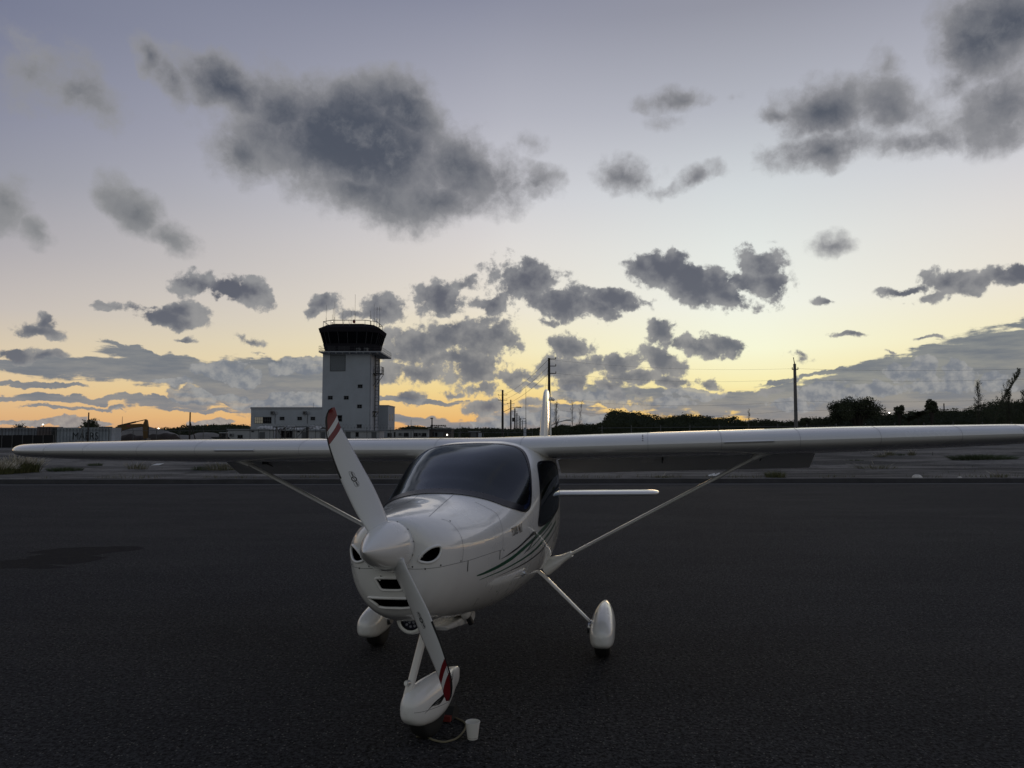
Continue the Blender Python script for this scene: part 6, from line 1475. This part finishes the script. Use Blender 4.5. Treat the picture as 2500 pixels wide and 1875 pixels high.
def under(prof, D_, dep, m, label, seed):
    """the dense dark inside of the wood"""
    n_ = 160; V = []
    for i in range(n_ + 1):
        px = prof[0][0] + (prof[-1][0] - prof[0][0]) * i / n_; x = X_at(px, D_); zt = Z_at(float(np.interp(px, [p[0] for p in prof], [p[1] for p in prof])), D_) - .45 + .3 * noise.noise(Vector((x * .5, seed, 0)))
        zt = max(zt, .4); V += [(x, D_ + .3 * dep, 0), (x, D_ + .35 * dep, zt * .7), (x, D_ + .5 * dep, zt), (x, D_ + .9 * dep, zt * .8), (x, D_ + dep, 0)]
    F = [(5 * i + a, 5 * i + 5 + a, 5 * i + 6 + a, 5 * i + 1 + a) for i in range(n_) for a in range(4)]
    return V, F
def wood(prof, D_, dep, dens, m, label, size=.16, seed=0):
    o = treeline(prof, D_, dep, dens, m, label, size, seed); V, F = under(prof, D_, dep, m, label, seed)
    V0 = [v.co[:] for v in o.data.vertices]; F0 = [tuple(p.vertices) for p in o.data.polygons]; b0 = len(V0)
    me = bpy.data.meshes.new('tree_line'); me.from_pydata(V0 + V, [], F0 + [tuple(i + b0 for i in f) for f in F]); me.materials.append(m); o.data = me
wood([(1300, 1045), (1360, 1040), (1420, 1036), (1470, 1034), (1488, 1026), (1500, 1003), (1520, 1001), (1545, 1006), (1565, 1001), (1578, 1012), (1600, 1014), (1630, 1020), (1648, 1014), (1690, 1012), (1710, 1018), (1760, 1016), (1790, 1020), (1840, 1028), (1900, 1026), (1960, 1027), (2000, 1029), (2030, 1022), (2060, 1015)], 132, 12, 1100, LEAF, 'dark band of bushes behind the right wing, left of the round tree', seed=1)
wood([(2040, 1020), (2080, 1012), (2150, 1008), (2185, 1014), (2225, 1010), (2280, 1004), (2330, 1002), (2350, 997), (2380, 1000), (2420, 1000), (2442, 1000), (2458, 990), (2480, 984), (2500, 978), (2520, 974), (2600, 985)], 134, 12, 1100, LEAF, 'dark band of bushes behind the right wing, right of the round tree', seed=2)
wood([(965, 1044), (1000, 1040), (1040, 1042), (1060, 1044), (1120, 1046), (1180, 1045), (1240, 1048), (1310, 1046)], 215, 25, 500, LEAF, 'low far dark treeline between the tower and the tail fin', .26, 3)
wood([(385, 1046), (410, 1042), (430, 1040), (450, 1038), (490, 1038), (520, 1036), (545, 1036), (560, 1038), (580, 1042), (600, 1044), (615, 1047)], 190, 25, 700, LEAF, 'dark hump of distant bushes behind the pole with the leaning strut', .24, 4)
wood([(-120, 1051), (0, 1050), (120, 1049), (260, 1046), (330, 1047), (400, 1048), (450, 1048)], 320, 30, 120, LEAF, 'very low far treeline on the left horizon', .4, 6)
wood([(2500, 985), (2700, 990), (3200, 1000)], 134, 12, 120, LEAF, 'dark band of bushes continuing out of the right side', .3, 7)
def tree(name, px, pytop, pybase, wpx, D_, n, label, kind='round', m=LEAF, lean=0, size=.15, trunk=.16):
    x = X_at(px, D_); zt = Z_at(pytop, D_); w = wpx / F_PX * D_; r = empty(name, (x, D_, 0), 0, label=label, category='palm' if kind == 'palm' else 'tree')
    pts = []; t = MB()
    if kind == 'round':
        zb = max(Z_at(pybase, D_), 1.0); cz = (zt + zb) / 2; hh = (zt - zb) / 2
        cl = [(rnd.uniform(-.75, .75) * w / 2, rnd.uniform(-.6, .6) * w / 2, cz + rnd.uniform(-.6, .75) * hh) for _ in range(34)]
        cl = [c for c in cl if (c[0] / (w / 2)) ** 2 + ((c[2] - cz) / hh) ** 2 < 1.0]
        for c in cl:
            rr2 = w * rnd.uniform(.10, .20)
            for _ in range(n // len(cl)):
                d = Vector((rnd.gauss(0, 1), rnd.gauss(0, 1), rnd.gauss(0, .8))).normalized() * rr2 * (rnd.random() ** .45) * rnd.uniform(.8, 1.15); pts.append(Vector((x + c[0], D_ + c[1], c[2])) + d)
            t.tube([(x, D_, zb * .5), (x + c[0] * .4, D_ + c[1] * .4, zb + (c[2] - zb) * .3), (x + c[0], D_ + c[1], c[2])], [.10, .06, .03], 5)
        t.tube([(x, D_, -.1), (x + .05, D_, zb * .5), (x, D_, cz)], [trunk, trunk * .8, trunk * .5], 7)
    elif kind in ('casuarina', 'thin'):
        top = Vector((x + lean, D_, zt)); b_ = Vector((x, D_, 0)); K = 46 if kind == 'casuarina' else 20
        t.tube([b_, b_.lerp(top, .5) + Vector((-lean * .12, 0, 0)), top], [trunk, trunk * .6, .03], 6)
        for i in range(K):
            k = .22 + .78 * (i + rnd.random()) / K; p0 = b_.lerp(top, k) + Vector((-lean * .48 * k * (1 - k), 0, 0)); L_ = w * (.60 - .50 * k) * rnd.uniform(.5, 1.3) + .25; a = rnd.uniform(0, 6.283); d = Vector((math.cos(a), math.sin(a) * .6, rnd.uniform(.7, 2.0))).normalized()
            d = (d + (top - b_).normalized() * .5).normalized(); p1 = p0 + d * L_; t.tube([p0, p1], [.03, .012], 4)
            for _ in range(n // K): s_ = rnd.random() ** .7; pts.append(p0.lerp(p1, s_) + Vector((rnd.gauss(0, .08), rnd.gauss(0, .08), rnd.gauss(0, .08))) * (1 + L_ * .25))
    elif kind == 'palm':
        t.tube([(x, D_, 0), (x + .1, D_, zt * .7)], [trunk, trunk * .7], 7); c = Vector((x + .1, D_, zt * .7))
        V = []; F = []
        for i in range(n):
            a = 6.283 * i / n + rnd.uniform(-.1, .1); L_ = w * .55 * rnd.uniform(.8, 1.15); up = rnd.uniform(.5, 1.3); prev = None
            for s_ in np.linspace(0, 1, 16):
                p = c + Vector((math.cos(a) * L_ * s_, math.sin(a) * L_ * s_, up * L_ * s_ * (1 - .62 * s_)))
                if prev is not None:
                    for sg in (-1, 1):
                        q_ = Vector((-math.sin(a), math.cos(a), -.5)) * sg * .42 * math.sin(math.pi * min(s_ + .1, 1)) + Vector((0, 0, -.22)); b0 = len(V); V += [prev, p, p + q_ * .9, prev + q_]; F.append((b0, b0 + 1, b0 + 2, b0 + 3))
                prev = p
        mesh('fronds', V, F, m, r); t.build('trunk', BARK, r); rel(r); return
    elif kind == 'spiky':
        zb = Z_at(pybase, D_); c0 = Vector((x, D_, zb * .8))
        for i in range(70):
            a = rnd.uniform(-1.35, 1.35); L_ = (zt - zb * .8) * rnd.uniform(.6, 1.05); d = Vector((math.sin(a) * w / (zt - zb * .8) * .6, rnd.uniform(-.5, .5), math.cos(a))).normalized(); p1 = c0 + d * L_; t.tube([c0 + Vector((d.x, d.y, 0)) * .2, p1], [.03, .01], 4)
            for _ in range(n // 70): pts.append(c0.lerp(p1, rnd.uniform(.45, 1)) + Vector((rnd.gauss(0, .08), rnd.gauss(0, .08), rnd.gauss(0, .08))))
        t.tube([(x, D_, 0), c0], [trunk, trunk * .6], 6)
    t.build('trunk', BARK, r); V, F = leaf_quads(pts, size); mesh('crown', V, F, m, r); rel(r)
tree('tree', 2095, 974, 1026, 122, 130, 13000, 'broad round-topped dark tree standing out above the right-hand bushes')
tree('tree', 2197, 987, 1020, 26, 131, 1500, 'small dark tree immediately right of the bright lamp in the bushes')
tree('tree', 2276, 974, 1010, 34, 131, 2200, 'bushy upright tree between the palm and the leaning dark post')
tree('tree', 1968, 1019, 1040, 30, 130, 1100, 'low rounded bush tree right of the concrete pole')
tree('palm_tree', 2242, 984, 1030, 46, 130, 22, 'small palm with drooping fronds among the right-hand bushes', 'palm', m=LEAF2)
tree('palm_tree', 2218, 997, 1030, 36, 131, 18, 'lower palm just left of the taller palm among the bushes', 'palm', m=LEAF2)
tree('casuarina_tree', 2391, 936, 1040, 70, 128, 1700, 'upright feathery casuarina left of the leaning one at the right edge', 'casuarina', m=LEAF2, size=.075, trunk=.06)
tree('casuarina_tree', 2408, 909, 1040, 80, 126, 4200, 'tall feathery casuarina leaning far to the right at the right edge', 'casuarina', m=LEAF2, lean=5.9, size=.085, trunk=.07)
tree('casuarina_tree', 2466, 960, 1040, 90, 128, 3600, 'bushy casuarina beneath the leaning one at the right edge', 'casuarina', m=LEAF2, size=.07)
tree('casuarina_tree', 2505, 955, 1040, 80, 129, 2600, 'feathery casuarina cut by the right edge of the photo', 'casuarina', m=LEAF2, size=.07)
tree('casuarina_tree', 1358, 985, 1045, 50, 140, 900, 'thin feathery tree close to the right of the tail fin', 'casuarina', m=LEAF2, size=.05)
tree('bare_sapling', 1398, 984, 1045, 40, 140, 320, 'sparse thin sapling with upright twigs left of the dark bushes', 'thin', m=LEAF2, size=.05, trunk=.05)
tree('bare_sapling', 1411, 978, 1045, 30, 141, 240, 'taller leaning sapling beside the sparse one left of the dark bushes', 'thin', m=LEAF2, lean=.8, size=.05, trunk=.05)
tree('bare_sapling', 1829, 1003, 1040, 18, 130, 200, 'single thin spike-like sapling poking above the middle of the bushes', 'thin', size=.07, trunk=.07)
tree('spiky_tree', 221, 1021, 1044, 46, 97, 1500, 'small spiky tree behind the brown pole above the containers', 'spiky', size=.11)
tree('spiky_tree', 48, 1033, 1045, 15, 98, 420, 'tiny twisted bush showing above the far-left container', 'spiky', size=.09)
for o in COL.objects:
    if '_r' in o: del o['_r']
